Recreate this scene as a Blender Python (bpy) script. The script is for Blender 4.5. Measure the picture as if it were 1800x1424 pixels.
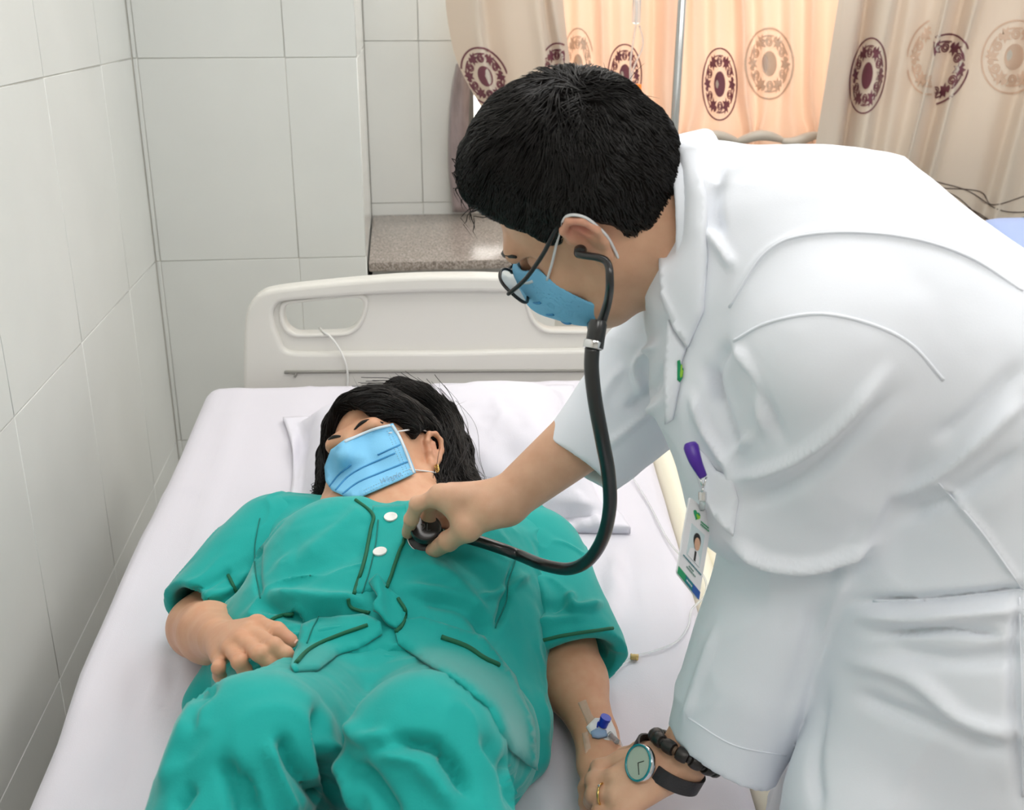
import bpy, bmesh, math, random
import numpy as np
from mathutils import Vector, Matrix
from mathutils.bvhtree import BVHTree
for o in list(bpy.data.objects): bpy.data.objects.remove(o)
random.seed(7); rng = np.random.default_rng(7)
scene = bpy.context.scene; COL = scene.collection

# ------------------------------------------------------------------ camera
F_PX, CX, CY = 1900.0, 900.0, 712.0          # focal length and centre in pixels of an 1800 x 1424 frame
PITCH = math.atan(709/F_PX); YAW = math.radians(5.968); CAM_H = 1.55
cam = bpy.data.cameras.new('camera'); camo = bpy.data.objects.new('camera', cam); COL.objects.link(camo)
cam.sensor_fit = 'HORIZONTAL'; cam.sensor_width = 36.0; cam.lens = 36.0*F_PX/1800.0; cam.clip_start = .02
camo.location = (0, 0, CAM_H); camo.rotation_euler = (math.pi/2-PITCH, 0, -YAW)
cam.dof.use_dof = True; cam.dof.focus_distance = 1.45; cam.dof.aperture_fstop = 9.0
scene.camera = camo

# ------------------------------------------------------------------ world, lights, exposure
world = bpy.data.worlds.new('daylight'); scene.world = world; world.use_nodes = True
bg = world.node_tree.nodes['Background']; bg.inputs[0].default_value = (1.0, .95, .88, 1); bg.inputs[1].default_value = 3.9
CEIL_EMIT = 6.0                                # ceiling panels of the ward
vs = scene.view_settings; vs.view_transform = 'Standard'; vs.look = 'None'; vs.gamma = 1; vs.use_curve_mapping = False
vs.exposure = 0.0

# ------------------------------------------------------------------ projection helpers (photo pixel + depth -> world point)
cp, sp_, cw, sw = math.cos(PITCH), math.sin(PITCH), math.cos(YAW), math.sin(YAW)
def camvec(v):
    """camera axes (x right, y down, z forward) -> world direction"""
    v = np.asarray(v, float); x, y, z = v[..., 0], v[..., 1], v[..., 2]
    fw = z*cp-y*sp_; up = -z*sp_-y*cp
    return np.stack([x*cw+fw*sw, -x*sw+fw*cw, up], -1)
def W(u, v, z):
    return camvec([(u-CX)/F_PX*z, (v-CY)/F_PX*z, z])+np.array([0, 0, CAM_H])
def proj(P):
    P = np.asarray(P, float); X, Y, Z = P[..., 0], P[..., 1], P[..., 2]-CAM_H
    r = X*cw-Y*sw; fw = X*sw+Y*cw
    z = fw*cp-Z*sp_; y = -fw*sp_-Z*cp
    return np.stack([CX+F_PX*r/z, CY+F_PX*y/z, z], -1)
def ray(u, v):
    d = camvec([(u-CX)/F_PX, (v-CY)/F_PX, 1.0]); return d
CAMP = np.array([0, 0, CAM_H])
def on_plane(u, v, p0, n):
    d = ray(u, v); t = np.dot(np.asarray(p0)-CAMP, n)/np.dot(d, n); return CAMP+d*t
def at_Y(u, v, Y): return on_plane(u, v, (0, Y, 0), (0, 1, 0))
def nrm(v): v = np.asarray(v, float); return v/np.linalg.norm(v)

# ------------------------------------------------------------------ materials
def mat(name, col, rough=.5, metal=0., spec=.5, bump=0., scale=200., detail=3., var=0., vscale=8., trans=0., coat=0., sss=0., sheen=0., alpha=1., col2=None, wave=None, ior=None, emit=None, stretch=None):
    m = bpy.data.materials.new(name); m.use_nodes = True; nt = m.node_tree; N = nt.nodes; L = nt.links
    b = N['Principled BSDF']
    c = tuple(x for x in col)+(1,)
    b.inputs['Base Color'].default_value = c; b.inputs['Roughness'].default_value = rough; b.inputs['Metallic'].default_value = metal
    b.inputs['Specular IOR Level'].default_value = spec; b.inputs['Transmission Weight'].default_value = trans
    b.inputs['Coat Weight'].default_value = coat; b.inputs['Alpha'].default_value = alpha
    if ior: b.inputs['IOR'].default_value = ior
    if sheen: b.inputs['Sheen Weight'].default_value = sheen; b.inputs['Sheen Roughness'].default_value = .4
    if sss:
        b.inputs['Subsurface Weight'].default_value = sss; b.inputs['Subsurface Radius'].default_value = (1, .35, .2); b.inputs['Subsurface Scale'].default_value = .006
    if emit: b.inputs['Emission Color'].default_value = c; b.inputs['Emission Strength'].default_value = emit
    tc = N.new('ShaderNodeTexCoord')
    src = tc.outputs['Object']
    if stretch:
        mp = N.new('ShaderNodeMapping'); mp.inputs['Scale'].default_value = stretch; L.new(src, mp.inputs[0]); src = mp.outputs[0]
    if var or col2:
        n = N.new('ShaderNodeTexNoise'); n.inputs['Scale'].default_value = vscale; n.inputs['Detail'].default_value = 4; L.new(src, n.inputs['Vector'])
        r = N.new('ShaderNodeValToRGB'); L.new(n.outputs['Fac'], r.inputs[0])
        a = col2 or tuple(min(1, x*(1-var)) for x in col); r.color_ramp.elements[0].position = .35; r.color_ramp.elements[1].position = .65
        r.color_ramp.elements[0].color = tuple(a)+(1,); r.color_ramp.elements[1].color = c
        L.new(r.outputs[0], b.inputs['Base Color'])
    if bump:
        n = N.new('ShaderNodeTexNoise'); n.inputs['Scale'].default_value = scale; n.inputs['Detail'].default_value = detail; L.new(src, n.inputs['Vector'])
        bp = N.new('ShaderNodeBump'); bp.inputs['Strength'].default_value = bump; bp.inputs['Distance'].default_value = .002
        L.new(n.outputs['Fac'], bp.inputs['Height']); L.new(bp.outputs[0], b.inputs['Normal'])
    return m
def s2l(r, g, b): return tuple(((c/255+.055)/1.055)**2.4 if c/255 > .04045 else c/255/12.92 for c in (r, g, b))

# ------------------------------------------------------------------ object helpers
def link(name, me, m=None, parent=None):
    o = bpy.data.objects.new(name, me); COL.objects.link(o)
    if m is not None and me is not None: me.materials.append(m)
    if parent is not None: o.parent = parent
    return o
def mk(name, V, F, m=None, parent=None, smooth=True):
    """mesh object from arrays, world coordinates"""
    V = np.asarray(V, float)
    me = bpy.data.meshes.new(name); me.from_pydata([tuple(v) for v in V], [], [tuple(int(i) for i in f) for f in F])
    if smooth: me.polygons.foreach_set('use_smooth', [True]*len(me.polygons))
    me.update(); return link(name, me, m, parent)
def mkq(name, V, Q, m=None, parent=None):
    """fast path for quads or tris arrays"""
    me = bpy.data.meshes.new(name); n = Q.shape[1]
    me.vertices.add(len(V)); me.vertices.foreach_set('co', np.ascontiguousarray(V, dtype=np.float32).ravel())
    me.loops.add(Q.size); me.loops.foreach_set('vertex_index', Q.astype(np.int32).ravel())
    me.polygons.add(len(Q)); me.polygons.foreach_set('loop_start', np.arange(0, Q.size, n, dtype=np.int32))
    me.polygons.foreach_set('use_smooth', np.ones(len(Q), bool)); me.update(calc_edges=True); me.validate()
    return link(name, me, m, parent)
def tag(o, label=None, cat=None, group=None, kind=None):
    if label: o['label'] = label
    if cat: o['category'] = cat
    if group: o['group'] = group
    if kind: o['kind'] = kind
    return o
def thing(name, label, cat, group=None, loc=(0, 0, 0)):
    o = bpy.data.objects.new(name, None); COL.objects.link(o); o.empty_display_size = .05
    return tag(o, label, cat, group)
def box(name, lo, hi, m, parent=None, bevel=0., seg=2, rot=None, origin=None, flatshade=False):
    bm = bmesh.new(); bmesh.ops.create_cube(bm, size=1)
    lo = np.array(lo, float); hi = np.array(hi, float)
    for v in bm.verts: v.co = Vector(lo+(np.array(v.co)+.5)*(hi-lo))
    if bevel: bmesh.ops.bevel(bm, geom=bm.edges[:], offset=bevel, segments=seg, affect='EDGES', profile=.6)
    if rot is not None:
        R = np.asarray(rot); o0 = np.asarray(origin if origin is not None else (0, 0, 0))
        for v in bm.verts: v.co = Vector(o0+np.array(v.co)@R)
    me = bpy.data.meshes.new(name); bm.to_mesh(me); bm.free()
    if bevel and not flatshade: me.polygons.foreach_set('use_smooth', [True]*len(me.polygons))
    o = link(name, me, m, parent)
    if bevel:
        try: me.set_sharp_from_angle(angle=math.radians(40))
        except Exception: pass
    return o
def catmull(P, n=8, closed=False):
    P = np.asarray(P, float); k = len(P)
    if k < 3 and not closed: 
        t = np.linspace(0, 1, n+1)[:, None]; return P[0]*(1-t)+P[-1]*t
    out = []
    rngk = range(k if closed else k-1)
    for i in rngk:
        p0 = P[(i-1) % k] if (closed or i > 0) else 2*P[0]-P[1]
        p1 = P[i]; p2 = P[(i+1) % k]
        p3 = P[(i+2) % k] if (closed or i+2 < k) else 2*P[-1]-P[-2]
        for t in np.arange(n)/n:
            out.append(.5*((2*p1)+(-p0+p2)*t+(2*p0-5*p1+4*p2-p3)*t*t+(-p0+3*p1-3*p2+p3)*t**3))
    if not closed: out.append(P[-1])
    return np.array(out)
def tube_vf(P, r, sides=8, closed=False, cap=True, flat=None):
    """tube along P; r scalar or per point; flat=(axis, factor) squeezes the section along a direction"""
    P = np.asarray(P, float); n = len(P); r = np.broadcast_to(np.asarray(r, float), (n,))
    T = np.gradient(P, axis=0)
    if closed: T = np.roll(P, -1, 0)-np.roll(P, 1, 0)
    T /= np.linalg.norm(T, axis=1)[:, None]+1e-12
    a = np.cross(T[0], [0, 0, 1.]); 
    if np.linalg.norm(a) < 1e-3: a = np.cross(T[0], [0, 1., 0])
    a = nrm(a); V = []
    for i in range(n):
        a = a-T[i]*np.dot(a, T[i]); a = nrm(a); b = np.cross(T[i], a)
        for s in range(sides):
            t = 2*math.pi*s/sides; off = (a*math.cos(t)+b*math.sin(t))*r[i]
            if flat is not None: off = off-flat[0]*np.dot(off, flat[0])*(1-flat[1])
            V.append(P[i]+off)
    Fc = []
    for i in range(n if closed else n-1):
        j = (i+1) % n
        for s in range(sides):
            Fc.append((i*sides+s, i*sides+(s+1) % sides, j*sides+(s+1) % sides, j*sides+s))
    if cap and not closed:
        Fc.append(tuple(range(sides-1, -1, -1))); Fc.append(tuple((n-1)*sides+s for s in range(sides)))
    return np.array(V), Fc
def tube(name, P, r, m, parent=None, sides=8, closed=False, sm=0, flat=None):
    if len(P) < 2: return None
    if sm: 
        rr = r
        P2 = catmull(P, sm, closed)
        if not np.isscalar(r): r = np.interp(np.linspace(0, 1, len(P2)), np.linspace(0, 1, len(rr)), rr)
        P = P2
    V, Fc = tube_vf(P, r, sides, closed, flat=flat); return mk(name, V, Fc, m, parent)
class MB:
    def __init__(s): s.V = []; s.F = []; s.n = 0
    def add(s, V, F):
        s.V.append(np.asarray(V, float)); s.F += [tuple(i+s.n for i in f) for f in F]; s.n += len(V); return s
    def build(s, name, m, parent=None, smooth=True): return mk(name, np.concatenate(s.V), s.F, m, parent, smooth)
def lathe_vf(prof, c, ax, seg=24):
    """prof: list of (radius, offset along axis)"""
    ax = nrm(ax); a = nrm(np.cross(ax, [.3, .2, 1])); b = np.cross(ax, a); V = []; Fc = []
    for r, h in prof:
        for s in range(seg):
            t = 2*math.pi*s/seg; V.append(np.asarray(c)+ax*h+(a*math.cos(t)+b*math.sin(t))*r)
    for i in range(len(prof)-1):
        for s in range(seg): Fc.append((i*seg+s, i*seg+(s+1) % seg, (i+1)*seg+(s+1) % seg, (i+1)*seg+s))
    Fc.append(tuple(range(seg-1, -1, -1))); Fc.append(tuple((len(prof)-1)*seg+s for s in range(seg)))
    return np.array(V), Fc
def lathe(name, prof, c, ax, m, parent=None, seg=24, smooth=True):
    V, Fc = lathe_vf(prof, c, ax, seg); o = mk(name, V, Fc, m, parent, smooth)
    try: o.data.set_sharp_from_angle(angle=math.radians(45))
    except Exception: pass
    return o

# ------------------------------------------------------------------ numpy noise
_perm = rng.random((64, 64, 64)).astype(np.float32)
def vnoise(P):
    P = np.asarray(P, float); I = np.floor(P).astype(int); f = P-I; f = f*f*(3-2*f); I &= 63; J = (I+1) & 63
    g = lambda a, b, c: _perm[a, b, c]
    x0, y0, z0 = I.T; x1, y1, z1 = J.T; fx, fy, fz = f.T
    l = lambda a, b, t: a+(b-a)*t
    return l(l(l(g(x0, y0, z0), g(x1, y0, z0), fx), l(g(x0, y1, z0), g(x1, y1, z0), fx), fy),
             l(l(g(x0, y0, z1), g(x1, y0, z1), fx), l(g(x0, y1, z1), g(x1, y1, z1), fx), fy), fz)*2-1
def fnoise(P, oct=3):
    s = 0; a = 1.; P = np.asarray(P, float)
    for _ in range(oct): s = s+a*vnoise(P); P = P*2.03+7.1; a *= .5
    return s

def ridge(P): return np.clip(1-np.abs(fnoise(P, 2))*3.2, 0, 1)**2
# ------------------------------------------------------------------ signed distance bodies -> meshes (surface nets)
def smin(a, b, k):
    h = np.clip(.5+.5*(b-a)/k, 0, 1); return b*(1-h)+a*h-k*h*(1-h)
class Prim:
    def __init__(s, fn, k=.02, op='u'): s.fn = fn; s.k = max(k, 1e-4); s.op = op
def cone(a, b, ra, rb, k=.02, op='u', sq=None, infl=0.):
    a = np.asarray(a, float); b = np.asarray(b, float); ra += infl; rb += infl
    if sq is not None: n = nrm(sq[0]); s = sq[1]-1
    def tr(q): return q if sq is None else q+s*(q@n)[..., None]*n
    ba = tr((b-a)[None])[0]; L2 = max(float(ba@ba), 1e-12)
    def fn(P):
        q = tr(P-a); t = np.clip((q@ba)/L2, 0, 1); return np.sqrt(((q-t[:, None]*ba)**2).sum(1))-(ra+(rb-ra)*t)
    return Prim(fn, k, op)
def ell(c, r, R=None, k=.02, op='u', infl=0.):
    c = np.asarray(c, float); r = np.asarray(r, float)+infl; R = np.eye(3) if R is None else np.asarray(R, float)   # rows = axes
    def fn(P):
        q = (P-c)@R.T; k0 = np.sqrt(((q/r)**2).sum(1)); k1 = np.sqrt(((q/r**2)**2).sum(1))+1e-9
        return np.where(k0 < 1e-6, -r.min(), k0*(k0-1)/k1)
    return Prim(fn, k, op)
def rbox(c, hs, R, rad, k=.01, op='u'):
    c = np.asarray(c, float); hs = np.asarray(hs, float)-rad; R = np.asarray(R, float)
    def fn(P):
        q = np.abs((P-c)@R.T)-hs; return np.sqrt((np.maximum(q, 0)**2).sum(1))+np.minimum(q.max(1), 0)-rad
    return Prim(fn, k, op)
def halfspace(p0, n, k=.004, op='i'):
    """op i keeps the side the normal points away from"""
    p0 = np.asarray(p0, float); n = nrm(n)
    return Prim(lambda P: (P-p0)@n, k, op)
def sdf_eval(prims, P):
    d = None
    for p in prims:
        e = p.fn(P)
        if p.op == 'u': d = e if d is None else smin(d, e, p.k)
        elif p.op == 's': d = -smin(-d, e, p.k)
        elif p.op == 'i': d = -smin(-d, -e, p.k)
    return d
def sdf_mesh(prims, lo, hi, h=.004, n=20, relax=2):
    lo = np.asarray(lo, float); hi = np.asarray(hi, float); nb = np.ceil((hi-lo)/(n*h)).astype(int)
    G = np.stack(np.meshgrid(*[np.arange(k) for k in nb], indexing='ij'), -1).reshape(-1, 3)
    C = lo+(G+.5)*n*h; R = n*h*math.sqrt(3)/2; km = max(p.k for p in prims)*1.25+.006
    D = np.stack([p.fn(C) for p in prims], 1); isu = np.array([p.op == 'u' for p in prims])
    umin = D[:, isu].min(1); act = np.where(np.abs(umin) < R*1.15+km)[0]
    # a block deep inside the union matters only if a cut passes through it
    deep = np.where(umin <= -(R*1.15+km))[0]; cuts = [i for i, p in enumerate(prims) if p.op != 'u']
    if cuts and len(deep): act = np.concatenate([act, deep[(np.abs(D[deep][:, cuts]) < R+km).any(1)]])
    dims = nb*n+2
    ids, pos, quads = [], [], []
    ax = np.arange(n+1); g = np.stack(np.meshgrid(ax, ax, ax, indexing='ij'), -1).reshape(-1, 3)
    corner = np.array([[i, j, k] for i in (0, 1) for j in (0, 1) for k in (0, 1)])
    edges = [(a, b) for a in range(8) for b in range(a+1, 8) if np.abs(corner[a]-corner[b]).sum() == 1]
    key = lambda I: ((I[..., 0]+1)*(dims[1]+1)+(I[..., 1]+1))*(dims[2]+1)+(I[..., 2]+1)
    for bi in act:
        use = [p for p, d in zip(prims, D[bi]) if (d < R+km or p.op == 'i') or (p.op == 's' and d < R+km)]
        if not any(p.op == 'u' for p in use): continue
        while use[0].op != 'u': use = use[1:]+use[:1]
        base = G[bi]*n; P = lo+(base+g)*h
        S = sdf_eval(use, P).reshape(n+1, n+1, n+1); s = S < 0
        if s.all() or not s.any(): continue
        cs = np.stack([s[c[0]:c[0]+n, c[1]:c[1]+n, c[2]:c[2]+n] for c in corner], -1)
        any_ = cs.any(-1) & ~cs.all(-1); I = np.argwhere(any_)
        cv = np.stack([S[c[0]:c[0]+n, c[1]:c[1]+n, c[2]:c[2]+n][any_] for c in corner], -1)
        acc = np.zeros((len(I), 3)); cnt = np.zeros(len(I))
        for a, b in edges:
            va, vb = cv[:, a], cv[:, b]; x = (va < 0) != (vb < 0); t = np.where(x, va/np.where(x, va-vb, 1), 0)
            acc += np.where(x[:, None], corner[a]+(corner[b]-corner[a])*t[:, None], 0); cnt += x
        ids.append(key(I+base)); pos.append(lo+(base+I+acc/cnt[:, None])*h)
        for axn in range(3):
            e = np.zeros(3, int); e[axn] = 1
            s0 = s[:n, :n, :n]; s1 = s[e[0]:e[0]+n, e[1]:e[1]+n, e[2]:e[2]+n]
            E = np.argwhere(s0 != s1)
            if not len(E): continue
            fl = s0[E[:, 0], E[:, 1], E[:, 2]]; b1 = np.zeros(3, int); b2 = np.zeros(3, int); b1[(axn+1) % 3] = 1; b2[(axn+2) % 3] = 1
            E = E+base; q = np.stack([key(E-b1-b2), key(E-b2), key(E), key(E-b1)], 1)
            q[~fl] = q[~fl][:, ::-1]; quads.append(q)
    ids = np.concatenate(ids); pos = np.concatenate(pos); quads = np.concatenate(quads)
    o = np.argsort(ids); ids = ids[o]; pos = pos[o]
    ix = np.searchsorted(ids, quads); ix = np.clip(ix, 0, len(ids)-1); ok = (ids[ix] == quads).all(1); Q = ix[ok]
    for _ in range(relax): pos = laplace(pos, Q, .5)
    return pos, Q
def laplace(V, Q, f=.5):
    acc = np.zeros_like(V); cnt = np.zeros(len(V)); k = Q.shape[1]
    for i in range(k):
        a = Q[:, i]; b = Q[:, (i+1) % k]
        for c in range(3):
            acc[:, c] += np.bincount(a, V[b, c], len(V))+np.bincount(b, V[a, c], len(V))
        cnt += np.bincount(a, minlength=len(V))+np.bincount(b, minlength=len(V))
    ok = cnt > 0; out = V.copy(); out[ok] += f*(acc[ok]/cnt[ok, None]-V[ok]); return out
def vnormals(V, Q):
    n = np.cross(V[Q[:, 2]]-V[Q[:, 0]], V[Q[:, 3 % Q.shape[1]]]-V[Q[:, 1]]); N = np.zeros_like(V)
    for i in range(Q.shape[1]):
        for c in range(3): N[:, c] += np.bincount(Q[:, i], n[:, c], len(V))
    return N/(np.linalg.norm(N, axis=1)[:, None]+1e-12)
def seg_dist(P2, a, b):
    ba = b-a; t = np.clip(((P2-a)@ba)/max(ba@ba, 1e-9), 0, 1); return np.sqrt(((P2-a-t[:, None]*ba)**2).sum(1)), t
def folds(V, Q, lst, gain=1.45):
    """cloth folds: (pixel polyline, half width px, height in metres) raises (or sinks) the cloth along a line on its visible side"""
    N = vnormals(V, Q); uvz = proj(V); vis = np.einsum('ij,ij->i', N, V-CAMP) < 0.0; D = np.zeros(len(V))
    for pl, w, hgt in lst:
        hgt = hgt*gain; w = w*.85
        pl = catmull(np.array(pl, float), 5) if len(pl) > 2 else np.array(pl, float)
        lo = pl.min(0)-3*w; hi = pl.max(0)+3*w
        idx = np.where(vis & (uvz[:, 0] > lo[0]) & (uvz[:, 0] < hi[0]) & (uvz[:, 1] > lo[1]) & (uvz[:, 1] < hi[1]))[0]
        if not len(idx): continue
        best = np.full(len(idx), 1e9); along = np.zeros(len(idx)); m = len(pl)-1
        for i in range(m):
            d, t = seg_dist(uvz[idx, :2], pl[i], pl[i+1]); u = d < best; best[u] = d[u]; along[u] = (i+t[u])/m
        taper = np.clip(np.minimum(along, 1-along)*5+.15, 0, 1)
        x = best/w; D[idx] += hgt*taper*np.exp(-x*x)
    return V+N*D[:, None]
def bvh_of(*objs):
    V = []; Fc = []; n = 0
    for o in objs:
        me = o.data; co = np.empty(len(me.vertices)*3, np.float32); me.vertices.foreach_get('co', co); co = co.reshape(-1, 3)
        V += [Vector(c) for c in co.tolist()]
        Fc += [tuple(i+n for i in p.vertices) for p in me.polygons]; n += len(co)
    return BVHTree.FromPolygons(V, Fc)
def hit(bv, u, v, off=0.):
    d = ray(u, v); r = bv.ray_cast(Vector(CAMP), Vector(d/np.linalg.norm(d)))
    if r[0] is None: return None, None
    n = np.array(r[1]); 
    if np.dot(n, d) > 0: n = -n
    return np.array(r[0])+n*off, n
def trace(bv, pl, off=.0, step=6., sm=2):
    """pixel polyline laid onto a surface"""
    pl = np.array(pl, float); P = catmull(pl, 12) if len(pl) > 2 else np.linspace(pl[0], pl[1], 14)
    out = []
    for u, v in P:
        h, n = hit(bv, u, v, off)
        if h is not None: out.append(h)
    out = np.array(out)
    for _ in range(sm):
        if len(out) > 3: out[1:-1] = .5*out[1:-1]+.25*(out[:-2]+out[2:])
    return out
def inpoly(P, poly):
    x, y = P[:, 0], P[:, 1]; c = np.zeros(len(P), bool); j = len(poly)-1
    for i in range(len(poly)):
        xi, yi = poly[i]; xj, yj = poly[j]
        k = ((yi > y) != (yj > y)) & (x < (xj-xi)*(y-yi)/(yj-yi+1e-12)+xi); c ^= k; j = i
    return c
def patch(name, bv, poly, off, thick, m, parent=None, step=7., sm=3, smooth_poly=False, lift=None, clear=None):
    """a flap of cloth of real thickness lying on a surface: outline in photo pixels, laid onto the surface with an offset"""
    poly = np.array(poly, float)
    if smooth_poly: poly = catmull(poly, 5, True)
    # resample the outline
    out = []
    for i in range(len(poly)):
        a, b = poly[i], poly[(i+1) % len(poly)]; k = max(1, int(np.ceil(np.linalg.norm(b-a)/step)))
        out += [a+(b-a)*t for t in np.arange(k)/k]
    out = np.array(out); lo, hi = out.min(0), out.max(0)
    gx, gy = np.meshgrid(np.arange(lo[0], hi[0], step), np.arange(lo[1], hi[1], step)); g = np.stack([gx.ravel(), gy.ravel()], 1)
    g[:, 0] += (np.round((g[:, 1]-lo[1])/step) % 2)*step*.5
    g = g[inpoly(g, out)]
    if len(g):
        dmin = np.full(len(g), 1e9)
        for i in range(len(out)): 
            d, _ = seg_dist(g, out[i], out[(i+1) % len(out)]); dmin = np.minimum(dmin, d)
        g = g[dmin > step*.55]
    pts = np.concatenate([out, g]) if len(g) else out
    from mathutils.geometry import delaunay_2d_cdt
    nb = len(out)
    r = delaunay_2d_cdt([Vector(p) for p in pts], [(i, (i+1) % nb) for i in range(nb)], [], 1, 1e-4)
    P2 = np.array([tuple(v) for v in r[0]]); T = np.array([t for t in r[2] if len(t) == 3])
    H = []; Nn = []; bad = []
    for i, (u, v) in enumerate(P2):
        h, n = hit(bv, u, v)
        if h is None: bad.append(i); H.append((0, 0, 0)); Nn.append((0, 0, 1))
        else: H.append(h); Nn.append(n)
    H = np.array(H); Nn = np.array(Nn)
    if bad:
        good = np.setdiff1d(np.arange(len(P2)), bad)
        for i in bad:
            j = good[np.argmin(((P2[good]-P2[i])**2).sum(1))]; z = proj(H[j])[2]; H[i] = W(P2[i][0], P2[i][1], z); Nn[i] = Nn[j]
    # relax depth so that the flap bridges hollows
    z = proj(H)[:, 2]; zo = z.copy(); nbr = [[] for _ in P2]
    for t in T:
        for a, b in ((0, 1), (1, 2), (2, 0)): nbr[t[a]].append(t[b]); nbr[t[b]].append(t[a])
    for _ in range(sm):
        z2 = np.array([z[k].mean() if len(k) else z[i] for i, k in enumerate(nbr)]); z = np.minimum(z, z2)*.5+.5*z2 if False else .5*z+.5*z2
        Nn = np.array([Nn[k].mean(0)+Nn[i] if len(k) else Nn[i] for i, k in enumerate(nbr)]); Nn /= np.linalg.norm(Nn, axis=1)[:, None]+1e-9
    if clear is not None:
        for _ in range(4):
            z = np.minimum(z, zo-clear); z = .5*z+.5*np.array([z[k].mean() if len(k) else z[i] for i, k in enumerate(nbr)])
        z = np.minimum(z, zo-clear)
    H = np.array([W(P2[i][0], P2[i][1], z[i]) for i in range(len(P2))])
    o_ = off if lift is None else off+np.array([lift(u, v) for u, v in P2])[:, None]
    A = H+Nn*o_; B = A-Nn*thick; n = len(A)
    cc = np.cross(A[T[:, 1]]-A[T[:, 0]], A[T[:, 2]]-A[T[:, 0]]); flip = np.einsum('ij,ij->i', cc, CAMP-A[T[:, 0]]) < 0
    T[flip] = T[flip][:, ::-1]
    Fc = [tuple(t) for t in T]+[tuple(x+n for x in t[::-1]) for t in T]
    cnt = {}
    for t in T:
        for a, b in ((t[0], t[1]), (t[1], t[2]), (t[2], t[0])): cnt[(a, b)] = 1
    for (a, b) in list(cnt):
        if (b, a) not in cnt: Fc.append((b, a, a+n, b+n))
    return mk(name, np.concatenate([A, B]), Fc, m, parent)
# ================================================================== the room
M_TILE = mat('glazed wall tile', s2l(226, 228, 225), .16, spec=.5, bump=.05, scale=9, var=.03, vscale=5)
M_GROUT = mat('grout', s2l(216, 214, 206), .8, bump=.2, scale=300, var=.06)
M_PAINT = mat('white wall paint', s2l(228, 228, 224), .75, bump=.06, scale=120, var=.02)
M_FLOOR = mat('grey floor tile', s2l(176, 174, 168), .3, bump=.04, scale=30, var=.06, vscale=3)
XL, YC, YB, XR, YF, ZC = -.6294, 2.822, 3.55, 3.4, -2.6, 3.0
XC = float(at_Y(637, 300, YC)[0])
def structure(o): o['kind'] = 'structure'; return o
structure(box('floor', (XL-.2, YF-.2, -.1), (XR+.2, YB+.2, 0), M_FLOOR))
structure(box('ceiling', (XL-.2, YF-.2, ZC), (XR+.2, YB+.2, ZC+.1), M_PAINT))
structure(box('wall_right', (XR, YF-.2, 0), (XR+.2, YB+.2, ZC), M_PAINT))
structure(box('wall_front', (XL-.2, YF-.2, 0), (XR, YF, ZC), M_PAINT))
wl = structure(box('wall_left', (XL-.2, YF, 0), (XL-.0025, YB, ZC), M_GROUT))
wc = structure(box('wall_corner', (XL-.0025, YC+.0025, 0), (XC-.004, YB, ZC), M_GROUT))
# back wall with the window opening
WX0 = float(at_Y(812, 100, YB)[0]); WX1 = 3.1; WZ0 = float(at_Y(1390, 262, YB)[2]); WZ1 = 2.55
mb = MB()
def boxvf(lo, hi):
    x0, y0, z0 = lo; x1, y1, z1 = hi
    V = [(x, y, z) for x in (x0, x1) for y in (y0, y1) for z in (z0, z1)]
    return V, [(0, 1, 3, 2), (4, 6, 7, 5), (0, 4, 5, 1), (2, 3, 7, 6), (0, 2, 6, 4), (1, 5, 7, 3)]
for lo, hi in (((XC-.1, YB, 0), (WX0, YB+.2, ZC)), ((WX0, YB, 0), (WX1, YB+.2, WZ0)), ((WX0, YB, WZ1), (WX1, YB+.2, ZC)), ((WX1, YB, 0), (XR+.2, YB+.2, ZC))): mb.add(*boxvf(lo, hi))
wb = structure(mb.build('wall_back', M_GROUT, smooth=False))
# tiles, each its own piece
def tile(parent, lo, hi): box('tile', lo, hi, M_TILE, parent, bevel=.0012, seg=1, flatshade=True)
ZR = [-.08, .422, .922, 1.4215, 1.9215, 2.4215, 2.92]
YT = [2.822, 2.525, 2.112, 1.702, 1.292, .882, .472, .062]
g = .0007
for i in range(len(ZR)-1):
    if ZR[i] > 2.2: continue
    for j in range(len(YT)-1):
        tile(wl, (XL-.006, YT[j+1]+g, max(0, ZR[i])+g), (XL, YT[j]-g, ZR[i+1]-g))
XT = [XL]+[float(at_Y(u, 250, YC)[0]) for u in (258, 511)]+[XC]
for i in range(len(ZR)-1):
    if ZR[i] > 2.2: continue
    for j in range(3): tile(wc, (XT[j]+g+(.001 if j == 0 else 0), YC, max(0, ZR[i])+g), (XT[j+1]-g, YC+.006, ZR[i+1]-g))
    tile(wc, (XC-.006, YC+.007, max(0, ZR[i])+g), (XC, 3.2-g, ZR[i+1]-g)); tile(wc, (XC-.006, 3.2+g, max(0, ZR[i])+g), (XC, YB-.007, ZR[i+1]-g))
zb = float(at_Y(690, 72, YB)[2]); XBT = [XC+.001, float(at_Y(739, 200, YB)[0]), WX0]
for z0, z1 in ((zb-1., zb-.5), (zb-.5, zb), (zb, zb+.5)):
    for j in range(2): tile(wb, (XBT[j]+g, YB-.006, z0+g), (XBT[j+1]-g, YB, z1-g))
structure(box('baseboard_left', (XL, YF, 0), (XL+.012, YC, .09), M_TILE, None, .003))
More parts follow.
